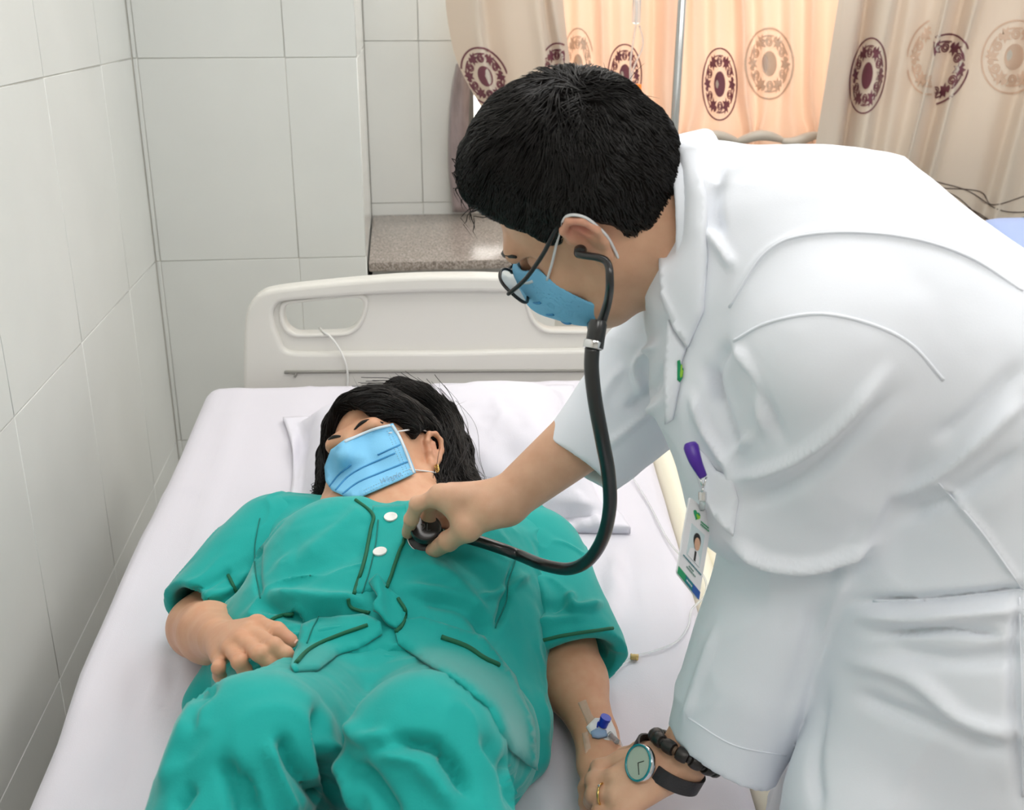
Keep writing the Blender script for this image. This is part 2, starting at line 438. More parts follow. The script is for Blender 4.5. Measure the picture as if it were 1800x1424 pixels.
# ceiling light panels of the ward
M_LAMP = mat('lamp diffuser', (1, .985, .96), .5, emit=CEIL_EMIT); M_WMET = mat('white lacquered metal', (.8, .8, .8), .4)
for k, (x, y) in enumerate(((.3, 1.4), (2.0, 1.4), (.3, -.6), (2.0, -.6), (1.15, 2.6))):
    t = thing('ceiling_light', 'square ceiling light panel '+('above the bed', 'above the far right bed', 'behind the camera near the tiled wall', 'behind the camera on the right', 'in front of the curtained window')[k], 'ceiling light', 'ceiling light panels')
    box('frame', (x-.5, y-.5, ZC-.04), (x+.5, y+.5, ZC), M_WMET, t, .004); box('diffuser', (x-.47, y-.47, ZC-.046), (x+.47, y+.47, ZC-.04), M_LAMP, t)
# window frame with horizontal bars
M_FRAME = mat('grey painted window steel', s2l(120, 118, 116), .5, metal=.2)
M_PANE = mat('window glass', (1, 1, 1), .02, trans=1., ior=1.01)
wn = structure(thing('window_1', 'barred window behind the curtains', 'window')); del wn['category']
for x in np.linspace(WX0+.02, WX1-.02, 6): box('mullion', (x-.02, YB+.06, WZ0), (x+.02, YB+.1, WZ1), M_FRAME, wn)
for z in np.linspace(WZ0+.02, WZ1-.02, 7): box('crossbar', (WX0, YB+.065, z-.014), (WX1, YB+.095, z+.014), M_FRAME, wn)
structure(box('window_sill', (WX0, YB+.0, WZ0-.03), (WX1, YB+.2, WZ0+.004), M_PAINT, wn))

# ------------------------------------------------------------------ granite counter
M_GRAN = bpy.data.materials.new('speckled granite'); M_GRAN.use_nodes = True
nt = M_GRAN.node_tree; N = nt.nodes; L = nt.links; b = N['Principled BSDF']; b.inputs['Roughness'].default_value = .22
tc = N.new('ShaderNodeTexCoord'); n1 = N.new('ShaderNodeTexNoise'); n1.inputs['Scale'].default_value = 160; n1.inputs['Detail'].default_value = 6; n1.inputs['Roughness'].default_value = .75
n2 = N.new('ShaderNodeTexVoronoi'); n2.inputs['Scale'].default_value = 220; L.new(tc.outputs['Object'], n1.inputs[0]); L.new(tc.outputs['Object'], n2.inputs['Vector'])
mx = N.new('ShaderNodeMath'); mx.operation = 'MULTIPLY_ADD'; L.new(n2.outputs['Distance'], mx.inputs[0]); mx.inputs[1].default_value = .35; L.new(n1.outputs['Fac'], mx.inputs[2])
cr = N.new('ShaderNodeValToRGB'); L.new(mx.outputs[0], cr.inputs[0]); cr.color_ramp.elements[0].position = .42; cr.color_ramp.elements[1].position = .85
cr.color_ramp.elements[0].color = s2l(70, 60, 54)+(1,); cr.color_ramp.elements[1].color = s2l(190, 180, 172)+(1,)
e = cr.color_ramp.elements.new(.6); e.color = s2l(132, 122, 114)+(1,); L.new(cr.outputs[0], b.inputs['Base Color'])
YG = YC+.03; pg = at_Y(648, 462, YG); zg = float(pg[2])
gx1 = float(at_Y(992, 470, YG)[0])
ct = thing('stone_counter', 'white cupboard with a speckled grey-brown granite slab behind the headboard', 'counter')
box('slab', (XC+.004, YG, zg-.025), (gx1, YB-.008, zg), M_GRAN, ct, .004)
box('cupboard_body', (XC+.012, YG+.03, .08), (gx1-.02, YB-.01, zg-.026), M_PAINT, ct, .003)
box('plinth', (XC+.03, YG+.06, 0), (gx1-.04, YB-.02, .08), M_GROUT, ct)
hw = (gx1-.02-XC-.012)/2
for k in range(2):
    d = box('cupboard_door', (XC+.014+k*hw, YG+.012, .1), (XC+.010+(k+1)*hw, YG+.029, zg-.04), M_PAINT, ct, .002)
    x = XC+.012+hw+(-.04 if k == 0 else .04); tube('handle', [(x, YG+.012, zg-.2), (x, YG-.012, zg-.19), (x, YG-.012, zg-.1), (x, YG+.012, zg-.09)], .004, M_FRAME, d, sm=3)

# ------------------------------------------------------------------ curtains
def curtain_mat(name, c1, c2, tr):
    m = bpy.data.materials.new(name); m.use_nodes = True; nt = m.node_tree; N = nt.nodes; L = nt.links
    b = N['Principled BSDF']; b.inputs['Base Color'].default_value = c1+(1,); b.inputs['Roughness'].default_value = .38; b.inputs['Specular IOR Level'].default_value = .45
    b.inputs['Anisotropic'].default_value = .5; b.inputs['Sheen Weight'].default_value = .3
    t = N.new('ShaderNodeBsdfTranslucent'); t.inputs[0].default_value = c2+(1,)
    mxs = N.new('ShaderNodeMixShader'); mxs.inputs[0].default_value = tr
    L.new(b.outputs[0], mxs.inputs[1]); L.new(t.outputs[0], mxs.inputs[2]); L.new(mxs.outputs[0], N['Material Output'].inputs[0])
    tc = N.new('ShaderNodeTexCoord'); mp = N.new('ShaderNodeMapping'); mp.inputs['Scale'].default_value = (900, 900, 120); L.new(tc.outputs['Object'], mp.inputs[0])
    n = N.new('ShaderNodeTexNoise'); n.inputs['Scale'].default_value = 1; L.new(mp.outputs[0], n.inputs[0])
    bp = N.new('ShaderNodeBump'); bp.inputs['Strength'].default_value = .15; bp.inputs['Distance'].default_value = .001; L.new(n.outputs['Fac'], bp.inputs['Height']); L.new(bp.outputs[0], b.inputs['Normal'])
    return m
M_CURT = curtain_mat('beige satin curtain', s2l(214, 204, 190), s2l(255, 200, 166), .36)
M_CURT2 = curtain_mat('beige satin curtain, denser', s2l(200, 193, 181), s2l(250, 205, 170), .10)
M_BURG = mat('burgundy print', s2l(112, 62, 74), .5); M_FADE = mat('faded print', s2l(206, 178, 156), .5); M_INK = mat('dark brown print', s2l(70, 56, 52), .5)
M_MAUVE = mat('mauve velvet', s2l(168, 152, 152), .6, sheen=.4, var=.25, vscale=40, stretch=(1, 1, .3))
def curtain(name, cols, rows, offs, Y, m, parent, nS=10, nT=26):
    """cols: pixel columns of each fold line at the heights rows; offs: how far each fold stands into the room"""
    A = np.array(cols, float); k = len(A); V = []
    t0 = np.linspace(0, 1, nT); rowv = np.interp(t0, np.linspace(0, 1, len(rows)), rows)
    S = catmull(np.concatenate([A, np.array(offs, float)[:, None]], 1), nS)
    Vs = []
    for r in S:
        rv = catmull(np.stack([np.array(rows, float), r[:-1]], 1), 8); us = np.interp(rowv, rv[:, 0], rv[:, 1])
        for u, v in zip(us, rowv):
            Vs.append(at_Y(u, v, Y-r[-1]-.006*math.sin(v*.02+u*.013)))
    n = len(S); Q = np.array([(i*nT+j, i*nT+j+1, (i+1)*nT+j+1, (i+1)*nT+j) for i in range(n-1) for j in range(nT-1)])
    return mkq(name, np.array(Vs), Q, m, parent)
def ribbon(mb, bv, pl, w, clip, off=.0015):
    pl = np.asarray(pl, float); d = np.gradient(pl, axis=0); nn = np.stack([-d[:, 1], d[:, 0]], 1); nn /= np.linalg.norm(nn, axis=1)[:, None]+1e-9
    w = np.broadcast_to(np.asarray(w, float), (len(pl),)); pa = None; V = []; Fc = []
    for p, q, ww in zip(pl, nn, w):
        pr = []
        for s in (-.5, .5):
            a = p+q*ww*s
            h = hit(bv, np.clip(a[0], *clip), a[1], off)[0]
            if h is None: break
            pr.append(h)
        if len(pr) < 2 or p[0] < clip[0] or p[0] > clip[1]: pa = None; continue
        i = len(V); V += pr
        if pa is not None: Fc.append((pa, pa+1, i+1, i))
        pa = i
    if Fc: mb.add(V, Fc)
def blob(mb, bv, poly, clip, off=.0018):
    poly = np.asarray(poly, float); c = poly.mean(0)
    if not (clip[0] < c[0] < clip[1]): return
    H = [hit(bv, np.clip(p[0], *clip), p[1], off)[0] for p in np.vstack([[c], poly])]
    if any(h is None for h in H): return
    if np.ptp([h[1] for h in H]) > .08: return
    n = len(poly); mb.add(H, [(0, 1+i, 1+(i+1) % n) for i in range(n)])
LEAF = np.array([(-.1, -.5), (.18, -.42), (.1, -.2), (.5, -.25), (.36, .02), (.62, .2), (.25, .22), (.2, .5), (-.02, .28), (-.3, .48), (-.26, .12), (-.55, .02), (-.22, -.12), (-.35, -.36)])
def medallion(bv, c, rx, ry, parent, m, clip=(-1e4, 1e4), shear=0., ph=0.):
    mb = MB(); c = np.array(c, float)
    def T(x, y): return np.stack([c[0]+np.asarray(x)*rx+np.asarray(y)*ry*shear, c[1]+np.asarray(y)*ry], -1)
    a = np.linspace(0, 2*math.pi, 73); s = min(rx, 40)/40
    ribbon(mb, bv, T(np.cos(a), np.sin(a)), 3.2*max(s, .7), clip)
    a = np.linspace(0, 2*math.pi, 25)[:-1]; blob(mb, bv, T(.3*np.cos(a), .36*np.sin(a)), clip)
    for k in range(6):
        t = ph+k*math.pi/3; cc, ss = math.cos(t), math.sin(t); cx, cy = .68*cc, .68*ss
        R = np.array([[math.cos(t+.5), -math.sin(t+.5)], [math.sin(t+.5), math.cos(t+.5)]])
        lf = LEAF@R.T*.42; blob(mb, bv, T(cx+lf[:, 0], cy+lf[:, 1]), clip)
        t2 = t+.52; q = np.linspace(0, 4.4*math.pi, 40); rr = .03+.125*q/q.max(); px, py = .62*math.cos(t2), .62*math.sin(t2)
        ribbon(mb, bv, T(px+rr*np.cos(q+t), py+rr*np.sin(q+t)), 2.4*max(s, .7), clip)
        q = np.linspace(t+.1, t+.75, 14); ribbon(mb, bv, T(.8*np.cos(q), .8*np.sin(q)), 2.6*max(s, .7), clip)
    if mb.V: mb.build('medallion_print', m, parent)
rows = [-90, 0, 60, 110, 165, 230, 290]
cl = thing('window_curtain', 'leftmost beige satin curtain panel, drawn back above the stone counter', 'curtain', 'window curtains')
o = curtain('cloth', [(781, 783, 791, 804, 832, 872, 900), (800, 804, 813, 828, 850, 885, 905), (834, 838, 844, 852, 866, 896, 912), (846, 850, 856, 864, 876, 902, 918), (878, 884, 892, 900, 908, 920, 928), (915, 922, 932, 938, 938, 938, 940), (944, 947, 953, 960, 962, 962, 962), (952, 956, 964, 972, 976, 976, 978), (966, 972, 982, 990, 996, 1000, 1002), (985, 990, 996, 1002, 1010, 1014, 1016)], rows, [.02, .045, .075, .03, .06, .075, .085, .03, .05, .01], YB-.14, M_CURT2, cl)
bv = bvh_of(o); medallion(bv, (853, 134), 40, 50, cl, M_BURG, (806, 892), .25); medallion(bv, (980, 132), 34, 56, cl, M_BURG, (958, 992))
tube('tie_band', [at_Y(868, 235, YB-.2), at_Y(900, 262, YB-.3), at_Y(960, 270, YB-.3), at_Y(1000, 255, YB-.2)], .016, M_CURT2, cl, sm=6, flat=(np.array([0, 1., 0]), .4))
# hanging tail of the tie
P0 = catmull(np.array([(806, 112), (797, 160), (792, 230), (792, 300), (799, 372)], float), 6); P1 = catmull(np.array([(828, 112), (824, 160), (822, 230), (826, 300), (832, 374)], float), 6)
V = []; 
for a, c in zip(P0, P1):
    for k in range(7):
        q = a+(c-a)*k/6; y = YB-.05-.018*math.sin(k/6*math.pi)-.006*math.sin(k*2.1); V.append(at_Y(q[0], q[1], y))
nq = len(P0); Q = [(i*7+k, i*7+k+1, (i+1)*7+k+1, (i+1)*7+k) for i in range(nq-1) for k in range(6)]
o = mk('curtain_tie', V, Q, M_MAUVE); md = o.modifiers.new('thick', 'SOLIDIFY'); md.thickness = .008
tag(o, 'mauve velvet curtain tie hanging down the wall onto the stone counter', 'curtain tie')
cm = thing('window_curtain', 'short beige curtain panel in the middle, glowing orange with daylight, gathered at its hem', 'curtain', 'window curtains')
rows = [-90, 0, 80, 160, 205, 232, 262]
C = []
for u, d in ((962, 0), (978, 4), (1000, 3), (1018, 2), (1040, 4), (1058, 6), (1072, 2), (1095, 0), (1118, -2), (1138, -2), (1152, -4), (1168, -5), (1182, -4), (1203, -3), (1222, 0), (1240, 2), (1262, 3), (1288, 4), (1306, 6), (1322, 5), (1345, 3), (1370, 2), (1392, 0), (1412, -3), (1432, -5), (1452, -7), (1475, -8)):
    C.append((u-d, u, u+d*.4, u+d*.8, u+d+5*math.sin(u*.045), u+d+11*math.sin(u*.05), u+d+7*math.sin(u*.06)))
offs = [.05, .02, .0, .03, .015, .05, .01, .03, .0, .02, .01, .075, .08, .02, .045, .0, .03, .01, .06, .0, .03, .0, .035, .01, .05, .0, .02]
o = curtain('cloth', C, rows, offs, YB-.09, M_CURT, cm, nS=8)
bv = bvh_of(o)
medallion(bv, (1265, 148), 31, 63, cm, M_BURG, (1228, 1300)); medallion(bv, (1098, 132), 30, 54, cm, M_BURG, (1064, 1132)); medallion(bv, (1352, 112), 42, 62, cm, M_FADE); medallion(bv, (1016, 120), 28, 70, cm, M_FADE, (990, 1042))
for u0, u1, w in ((1150, 1235, 15), (1215, 1300, 13), (1290, 1380, 15), (1370, 1445, 16)):                 # puffs of the gathered hem
    q = np.linspace(0, 1, 12); pl = np.array([at_Y(u0+(u1-u0)*t, 244+6*math.sin(t*5+u0), YB-.14-.02*math.sin(t*3.1)) for t in q])
    tube('hem_puff', pl, .005+.012*np.sin(q*math.pi)**.6, M_CURT2, cm, sides=10)
cr_ = thing('window_curtain', 'long beige curtain panel on the right with burgundy medallions, hanging in slanting folds', 'curtain', 'window curtains')
rows = [-90, 0, 120, 240, 340, 420, 520]
C = []
for a, b_ in ((1474, 1428), (1490, 1450), (1512, 1468), (1522, 1478), (1545, 1496), (1568, 1512), (1580, 1528), (1604, 1552), (1634, 1572), (1655, 1590), (1668, 1596), (1690, 1618), (1716, 1640), (1732, 1655), (1760, 1685), (1800, 1724), (1830, 1752), (1850, 1775), (1885, 1805), (1925, 1850), (1950, 1872), (1990, 1910)):
    C.append(tuple(a+(b_-a)*(r/290) for r in rows))
offs = [.1, .11, .1, .02, .1, .125, .06, .09, .07, .1, .13, .03, .1, .05, .06, .07, .04, .1, .07, .1, .05, .09]
o = curtain('cloth', C, rows, offs, YB-.16, M_CURT2, cr_, nS=8, nT=34)
bv = bvh_of(o); medallion(bv, (1525, 133), 31, 66, cr_, M_BURG, (1480, 1560), -.12); medallion(bv, (1652, 122), 50, 62, cr_, M_BURG, (1642, 1702), -.25); medallion(bv, (1640, 100), 46, 66, cr_, M_FADE, (1594, 1638), -.1); medallion(bv, (1782, 100), 56, 64, cr_, M_FADE, (1700, 1830), -.1)
mb = MB()
for pl in ([(1640, 318), (1700, 335), (1760, 370), (1830, 372)], [(1645, 330), (1720, 336), (1745, 360), (1800, 345), (1840, 335)], [(1620, 322), (1680, 345), (1730, 384), (1790, 384), (1840, 370)], [(1640, 350), (1700, 365), (1760, 395), (1820, 392)]):
    ribbon(mb, bv, catmull(np.array(pl, float), 10), 1.8, (1500, 1850))
mb.build('wavy_line_print', M_INK, cr_)

# ------------------------------------------------------------------ drip stand and drip line
M_STEEL = mat('brushed steel', s2l(178, 180, 180), .25, metal=.9, bump=.05, scale=400); M_CLEAR = mat('clear drip plastic', (.95, .97, .97), .12, trans=.75, ior=1.3); M_ORANGE = mat('orange plastic', s2l(250, 140, 50), .4)
YP = 3.0; ptop = at_Y(1199, 0, YP); pbot = at_Y(1184, 250, YP); dp = nrm(ptop-pbot)
st = thing('drip_stand', 'slim steel drip stand standing in front of the curtains', 'drip stand')
f0 = pbot-dp*(pbot[2]-.04)/dp[2]; tp = ptop+dp*.55
tube('pole', [f0, tp], .0115, M_STEEL, st, sides=14)
tube('inner_pole', [tp-dp*.05, tp+dp*.15], .008, M_STEEL, st, sides=12)
for a in range(5):
    q = np.array([math.cos(a*1.2566), math.sin(a*1.2566), 0]); tube('foot', [f0, f0+q*.15-[0, 0, .005], f0+q*.27-[0, 0, .012]], .011, M_STEEL, st, sm=3); lathe('caster', [(.0, -.01), (.02, -.01), (.02, .01), (0, .01)], f0+q*.27+[0, 0, -.02], np.cross(q, [0, 0, 1]), M_FRAME, st, 12)
for s in (-1, 1): tube('hook', [tp+dp*.15, tp+dp*.16+np.array([s*.08, 0, 0]), tp+dp*.13+np.array([s*.14, 0, 0]), tp+dp*.16+np.array([s*.17, 0, 0])], .004, M_STEEL, st, sm=5)
ln = thing('drip_line', 'clear drip tube with a small orange flow clamp hanging before the curtains', 'drip line')
hk = tp+dp*.13+np.array([-.14, 0, -.004])
pl = [hk]+[at_Y(u, v, YP-.05) for u, v in ((1119, -60), (1119, 0), (1118, 40), (1108, 110), (1110, 160), (1116, 200), (1120, 262))]+[W(1165, 620, 1.9), W(1170, 760, 1.75)]
tube('tube', pl, .0028, M_CLEAR, ln, sm=6, sides=6); tube('tube_loop', [at_Y(u, v, YP-.045) for u, v in ((1124, 45), (1130, 80), (1112, 125), (1108, 170), (1112, 205))], .0026, M_CLEAR, ln, sm=6, sides=6)
lathe('drip_chamber', [(.003, -.035), (.011, -.03), (.011, .03), (.005, .036)], at_Y(1119, 18, YP-.05), (0, 0, 1), M_CLEAR, ln, 16)
c = at_Y(1118, 168, YP-.05); box('flow_clamp', c-[.013, .008, .03], c+[.013, .008, .03], M_ORANGE, ln, .004); lathe('clamp_wheel', [(0, -.006), (.008, -.006), (.008, .006), (0, .006)], c+[0, -.011, .01], (1, 0, 0), M_WMET, ln, 14)

# ------------------------------------------------------------------ the other bed, far right
M_BLUE = mat('blue bed cover', s2l(160, 178, 222), .6, bump=.1, scale=300); M_CREAM = mat('cream bed plastic', s2l(222, 218, 208), .35, spec=.4)
b2 = thing('hospital_bed', 'second hospital bed with a blue cover far right behind the doctor', 'bed')
q0 = W(1722, 384, 2.75); x0, y0, z0 = q0; 
V = []; S = [(y0+.03, z0-.02), (y0, z0), (y0-.05, z0-.004), (y0-.45, z0-.16), (y0-.75, z0-.27), (y0-1.6, z0-.27)]
for x, dz in ((x0, -.03), (x0+.02, -.004), (x0+.05, 0), (x0+.85, 0), (x0+.88, -.004), (x0+.9, -.03)):
    for y, z in S: V.append((x, y, z+dz))
for x in (x0, x0+.9):
    pass
n = len(S); Q = [(i*n+j, (i+1)*n+j, (i+1)*n+j+1, i*n+j+1) for i in range(5) for j in range(n-1)]
o = mk('mattress', V, Q, M_BLUE, b2); md = o.modifiers.new('t', 'SOLIDIFY'); md.thickness = .1; md.offset = 1
box('frame', (x0+.03, y0-1.6, z0-.48), (x0+.87, y0-.02, z0-.42), M_CREAM, b2, .01)
for xx in (x0+.1, x0+.8):
    for yy in (y0-.1, y0-1.5): tube('leg', [(xx, yy, 0), (xx, yy, z0-.45)], .02, M_STEEL, b2)
for yy in (y0-.1, y0-.7): tube('lift_arm', [(x0+.45, yy, z0-.43), (x0+.45, yy-.1, z0-.2-(.16 if yy < y0-.5 else .0))], .015, M_STEEL, b2)

# ================================================================== the bed
ML, MR, FL, FR = W(365, 665, 2.29), W(1112, 660, 2.29), W(30, 1424, 1.303), W(1342, 1424, 1.303)
bedN = nrm(np.cross(MR-FL, ML-FR)); bedN = bedN if bedN[2] > 0 else -bedN
mid_h, mid_f = (ML+MR)/2, (FL+FR)/2
bedB = mid_h-mid_f; bedB = nrm(bedB-bedN*np.dot(bedB, bedN)); bedL = np.cross(bedB, bedN)     # toward the head, to the right
def M(u, v, h=0.): return on_plane(u, v, mid_f+bedN*h, bedN)
def Mz(u, v, h=0.): return float(proj(M(u, v, h))[2])
hb = nrm(np.array([bedB[0], bedB[1], 0])); hl = np.array([hb[1], -hb[0], 0])
LEN = np.linalg.norm(mid_h-mid_f)
M_SHEET = mat('white bed sheet', s2l(222, 219, 228), .8, bump=.12, scale=600, sheen=.2)
bed = thing('hospital_bed', 'cream hospital bed with a moulded headboard on which the patient lies', 'bed')
# headboard: outline measured on its vertical plane
hp = mid_h+hb*.085
def H2(u, v, off=0.):
    p = on_plane(u, v, hp-hb*off, hb); return np.array([np.dot(p-hp, hl), p[2]])
cxl = H2(786, 560)[0]
def mirror(half): 
    a = [np.array([q[0]-cxl, q[1]]) for q in half]; return a+[np.array([-q[0], q[1]]) for q in a[::-1]]
outer = mirror([H2(*p) for p in ((433, 900), (433, 760), (432, 650), (433, 580), (437, 545), (446, 524), (462, 510), (485, 503), (540, 496), (620, 488), (700, 482), (750, 480))])
hole = [H2(*p)-[cxl, 0] for p in ((501, 548), (504, 536), (513, 530), (540, 527), (585, 522), (625, 520), (636, 523), (640, 532), (637, 548), (631, 562), (622, 572), (608, 579), (580, 581), (540, 582), (522, 581), (509, 572), (503, 561))]
hole2 = [np.array([-q[0], q[1]]) for q in hole]
recess = mirror([H2(*p) for p in ((496, 592), (487, 570), (484, 545), (490, 530), (505, 524), (560, 519), (640, 513), (720, 509), (770, 508))])
recb = [H2(*p)-[cxl, 0] for p in ((500, 602), (507, 609), (518, 612), (540, 613), (590, 613), (680, 612), (770, 612))]; recess = [recess[0]]+recess[1:-1]+[recess[-1]]+[np.array([-q[0], q[1]]) for q in recb]+recb[::-1]
def plate(name, loops, y0, ext, bev, m, parent):
    cu = bpy.data.curves.new(name, 'CURVE'); cu.dimensions = '2D'; cu.fill_mode = 'BOTH'; cu.extrude = ext; cu.bevel_depth = bev; cu.bevel_resolution = 3; cu.offset = -bev
    for lp in loops:
        lp = catmull(np.array(lp), 4, True); s = cu.splines.new('POLY'); s.points.add(len(lp)-1); s.use_cyclic_u = True
        for k, q in enumerate(lp): s.points[k].co = (q[0], q[1], 0, 1)
    t = bpy.data.objects.new(name, cu); COL.objects.link(t); dg = bpy.context.evaluated_depsgraph_get(); me = bpy.data.meshes.new_from_object(t.evaluated_get(dg)); bpy.data.objects.remove(t)
    me.materials.clear()
    for v in me.vertices:
        c = v.co; p = hp+hl*(c.x+cxl)-hb*(y0+c.z); v.co = Vector((p[0], p[1], c.y))
    o = link(name, me, m, parent); me.polygons.foreach_set('use_smooth', [True]*len(me.polygons))
    try: me.set_sharp_from_angle(angle=math.radians(38))
    except Exception: pass
    return o
M_CREAM2 = mat('ivory moulded plastic', s2l(226, 224, 218), .33, spec=.45, bump=.03, scale=500)
hd = plate('headboard', [outer, hole, hole2], 0, .010, .006, M_CREAM2, bed)
plate('headboard_rim', [outer, recess], .016, .006, .009, M_CREAM2, hd)
for k, hh in enumerate((hole, hole2)):
    c = np.mean(hh, 0); big = [c+(q-c)*np.array([1.13, 1.26]) for q in hh]; plate('handle_lip', [big, hh], .014, .002, .006, M_CREAM2, hd)
a, c = H2(524, 645), H2(1050, 643); p = [hp+hl*q[0]-hb*.034+np.array([0, 0, q[1]-hp[2]]) for q in (H2(522, 654), H2(527, 647), H2(545, 645), c)]
tube('moulded_groove', p, .003, mat('groove', s2l(150, 148, 142), .6), hd, sides=6, sm=4)
# frame, legs, side rail
fz = float(mid_f[2])-.25
def bp(l, b_, z): p = mid_f+hl*l+hb*b_; return np.array([p[0], p[1], z])
for s in (-1, 1): tube('frame_rail', [bp(.42*s, -.75, fz), bp(.42*s, LEN+.05, fz)], .028, M_CREAM, bed, sides=10)
for b_ in (-.7, .2, LEN): tube('cross_rail', [bp(-.42, b_, fz), bp(.42, b_, fz)], .02, M_CREAM, bed, sides=10)
for s in (-1, 1):
    for b_ in (-.6, LEN-.1):
        tube('leg', [bp(.4*s, b_, .06), bp(.4*s, b_, fz)], .022, M_CREAM, bed, sides=10); lathe('caster', [(.0, -.015), (.045, -.015), (.05, 0), (.045, .015), (0, .015)], bp(.4*s, b_, .05), hl, M_FRAME, bed, 18)
    tube('back_lift_arm', [bp(.25*s, .1, fz), mid_f+bedL*.25*s+bedB*(LEN*.6)-bedN*.16], .014, M_STEEL, bed)
M_IVORY = mat('ivory rail plastic', s2l(232, 226, 206), .35); M_TAUPE = mat('taupe bed side panel', s2l(150, 142, 126), .5); M_GREEN = mat('green sticker', s2l(20, 140, 110), .4)
def rail_pts(dl, dh, us): return [mid_f+bedL*(.447+dl)+bedB*b_+bedN*dh for b_ in us]
rs = np.linspace(-.45, LEN*.98, 14)
sr = tube('side_rail', rail_pts(.028, -.045, rs), .026, M_IVORY, bed, sides=10)
R3 = np.stack([bedL, bedB, bedN])
box('side_panel', (.045, -.4, -.28), (.06, LEN*.9, -.07), M_TAUPE, bed, .004, rot=R3, origin=mid_f+bedL*.42)
box('release_knob', (.075, .49, -.13), (.125, .57, -.03), M_IVORY, bed, .015, 3, rot=R3, origin=mid_f+bedL*.42)
box('sticker', (.0602, .36, -.19), (.062, .43, -.11), M_GREEN, bed, rot=R3, origin=mid_f+bedL*.42)
# mattress under its tucked sheet
nl, nt_ = 90, 150; V = []
prof = []                                     # section across: side, rounded edge, top
for s in np.linspace(0, 1, nl):
    prof.append(s)
tt = np.linspace(-.78, LEN, nt_)
hw_ = .449
def section(s):
    x = (s*2-1); L_ = hw_+.11; q = x*L_; r = .035
    a = abs(q)
    if a < hw_-r: return q, 0.
    e = a-(hw_-r)
    if e < r*math.pi/2: 
        an = e/r; return math.copysign(hw_-r+r*math.sin(an), q), -(r-r*math.cos(an))
    return math.copysign(hw_, q), -r-(e-r*math.pi/2)
for t in tt:
    e = LEN-t; shrink = 0.; drop = 0.; r = .05
    if e < r: an = 1-e/r; shrink = .03*(1-math.sqrt(max(0, 1-an*an))); drop = .035*(1-math.sqrt(max(0, 1-an*an)))
    base = mid_f+bedB*t if t >= 0 else mid_f+nrm(np.array([bedB[0], bedB[1], 0]))*t
    nn = bedN if t >= 0 else np.array([0, 0, 1.])
    for s in prof:
        q, z = section(s); q *= (1-shrink*2); 
        V.append(base+bedL*q+nn*(z-drop))
# head end face
for zz in (.06, .14):
    for s in prof:
        q, z = section(s); V.append(mid_f+bedB*(LEN+.004)+bedL*q*.94+bedN*(-zz if z > -zz else z-.03))
V = np.array(V); nr = nt_+2
Q = np.array([(i*nl+j, i*nl+j+1, (i+1)*nl+j+1, (i+1)*nl+j) for i in range(nr-1) for j in range(nl-1)])
V += bedN*(.0022*fnoise(V*np.array([9, 5, 9]), 3)+.0022*ridge(V*np.array([7, 3.5, 7])+4))[:, None]
V = folds(V, Q, [([(300, 800), (250, 950), (190, 1100), (110, 1290)], 12, .006), ([(1085, 960), (1072, 1060), (1060, 1180)], 9, .009), ([(1060, 1000), (1050, 1140)], 12, -.004), ([(1100, 960), (1112, 1080)], 10, -.004),
     ([(420, 700), (380, 850), (330, 980)], 22, .003), ([(255, 1120), (230, 1280), (180, 1424)], 25, -.006), ([(215, 960), (130, 1180), (60, 1330)], 9, -.006), ([(940, 1230), (1000, 1330), (990, 1424)], 22, -.005), ([(1000, 1260), (1060, 1424)], 14, .004), ([(1130, 830), (1160, 900), (1190, 960)], 4, .003), ([(300, 1150), (290, 1250)], 20, -.008)])
mt = mkq('bed_mattress', V, Q, M_SHEET); md = mt.modifiers.new('thick', 'SOLIDIFY'); md.thickness = .006; md.offset = -1
tag(mt, 'mattress under a smooth white bed sheet on the cream hospital bed', 'mattress')
# core of the mattress keeps it solid under the sheet
box('mattress_core', (-.42, .0, -.14), (.42, LEN-.03, -.02), M_SHEET, mt, .02, rot=R3, origin=mid_f)
cd = tube('white_cord', [hp+hl*H2(u, v)[0]-hb*o_+np.array([0, 0, H2(u, v)[1]-hp[2]]) for u, v, o_ in ((560, 581, -.02), (572, 580, .02), (585, 585, .033), (600, 605, .037), (611, 630, .038), (614, 655, .036), (612, 690, .036))], .0022, mat('white cord', (.85, .85, .82), .5), None, sides=6, sm=6)
tag(cd, 'thin white cord looped out of the left handle hole of the headboard', 'cord')
# pillow
M_PILLOW = mat('white pillow cotton', s2l(226, 224, 234), .8, bump=.1, scale=500, sheen=.2)
pc = [M(498, 742, .0), M(1008, 684, .0), M(1108, 942, .0), M(496, 930, .0)]
nu, nv = 90, 60; V = []
def pill(side):
    out = []
    for j in range(nv):
        for i in range(nu):
            s, t = i/(nu-1), j/(nv-1); p = (pc[0]*(1-s)+pc[1]*s)*(1-t)+(pc[3]*(1-s)+pc[2]*s)*t
            x, y = 2*s-1, 2*t-1; bx = max(0, 1-(abs(x)/.9)**3.2); by = max(0, 1-(abs(y)/.86)**3.0); h = (bx*by)**.55
            dx = .04*(1-abs(y)**2)*(-1 if x > 0 else 1)*abs(x)**3; 
            p = p+bedL*dx*.5
            hgt = .105*h
            d = proj(p+bedN*.06); 
            dent = math.exp(-(((d[0]-670)/120)**2+((d[1]-800)/90)**2)); hgt *= 1-.35*dent
            out.append(p+bedN*((.012+hgt*1.0+.004*math.sin(x*9)*(1-h)) if side else .004))
    return np.array(out)
A, B = pill(1), pill(0); n = len(A)
Q = [(j*nu+i, j*nu+i+1, (j+1)*nu+i+1, (j+1)*nu+i) for j in range(nv-1) for i in range(nu-1)]
rim = [i for i in range(nu)]+[j*nu+nu-1 for j in range(1, nv)]+[(nv-1)*nu+i for i in range(nu-2, -1, -1)]+[j*nu for j in range(nv-2, 0, -1)]
A += bedN*(.004*fnoise(A*14, 3)+.003*ridge(A*9))[:, None]
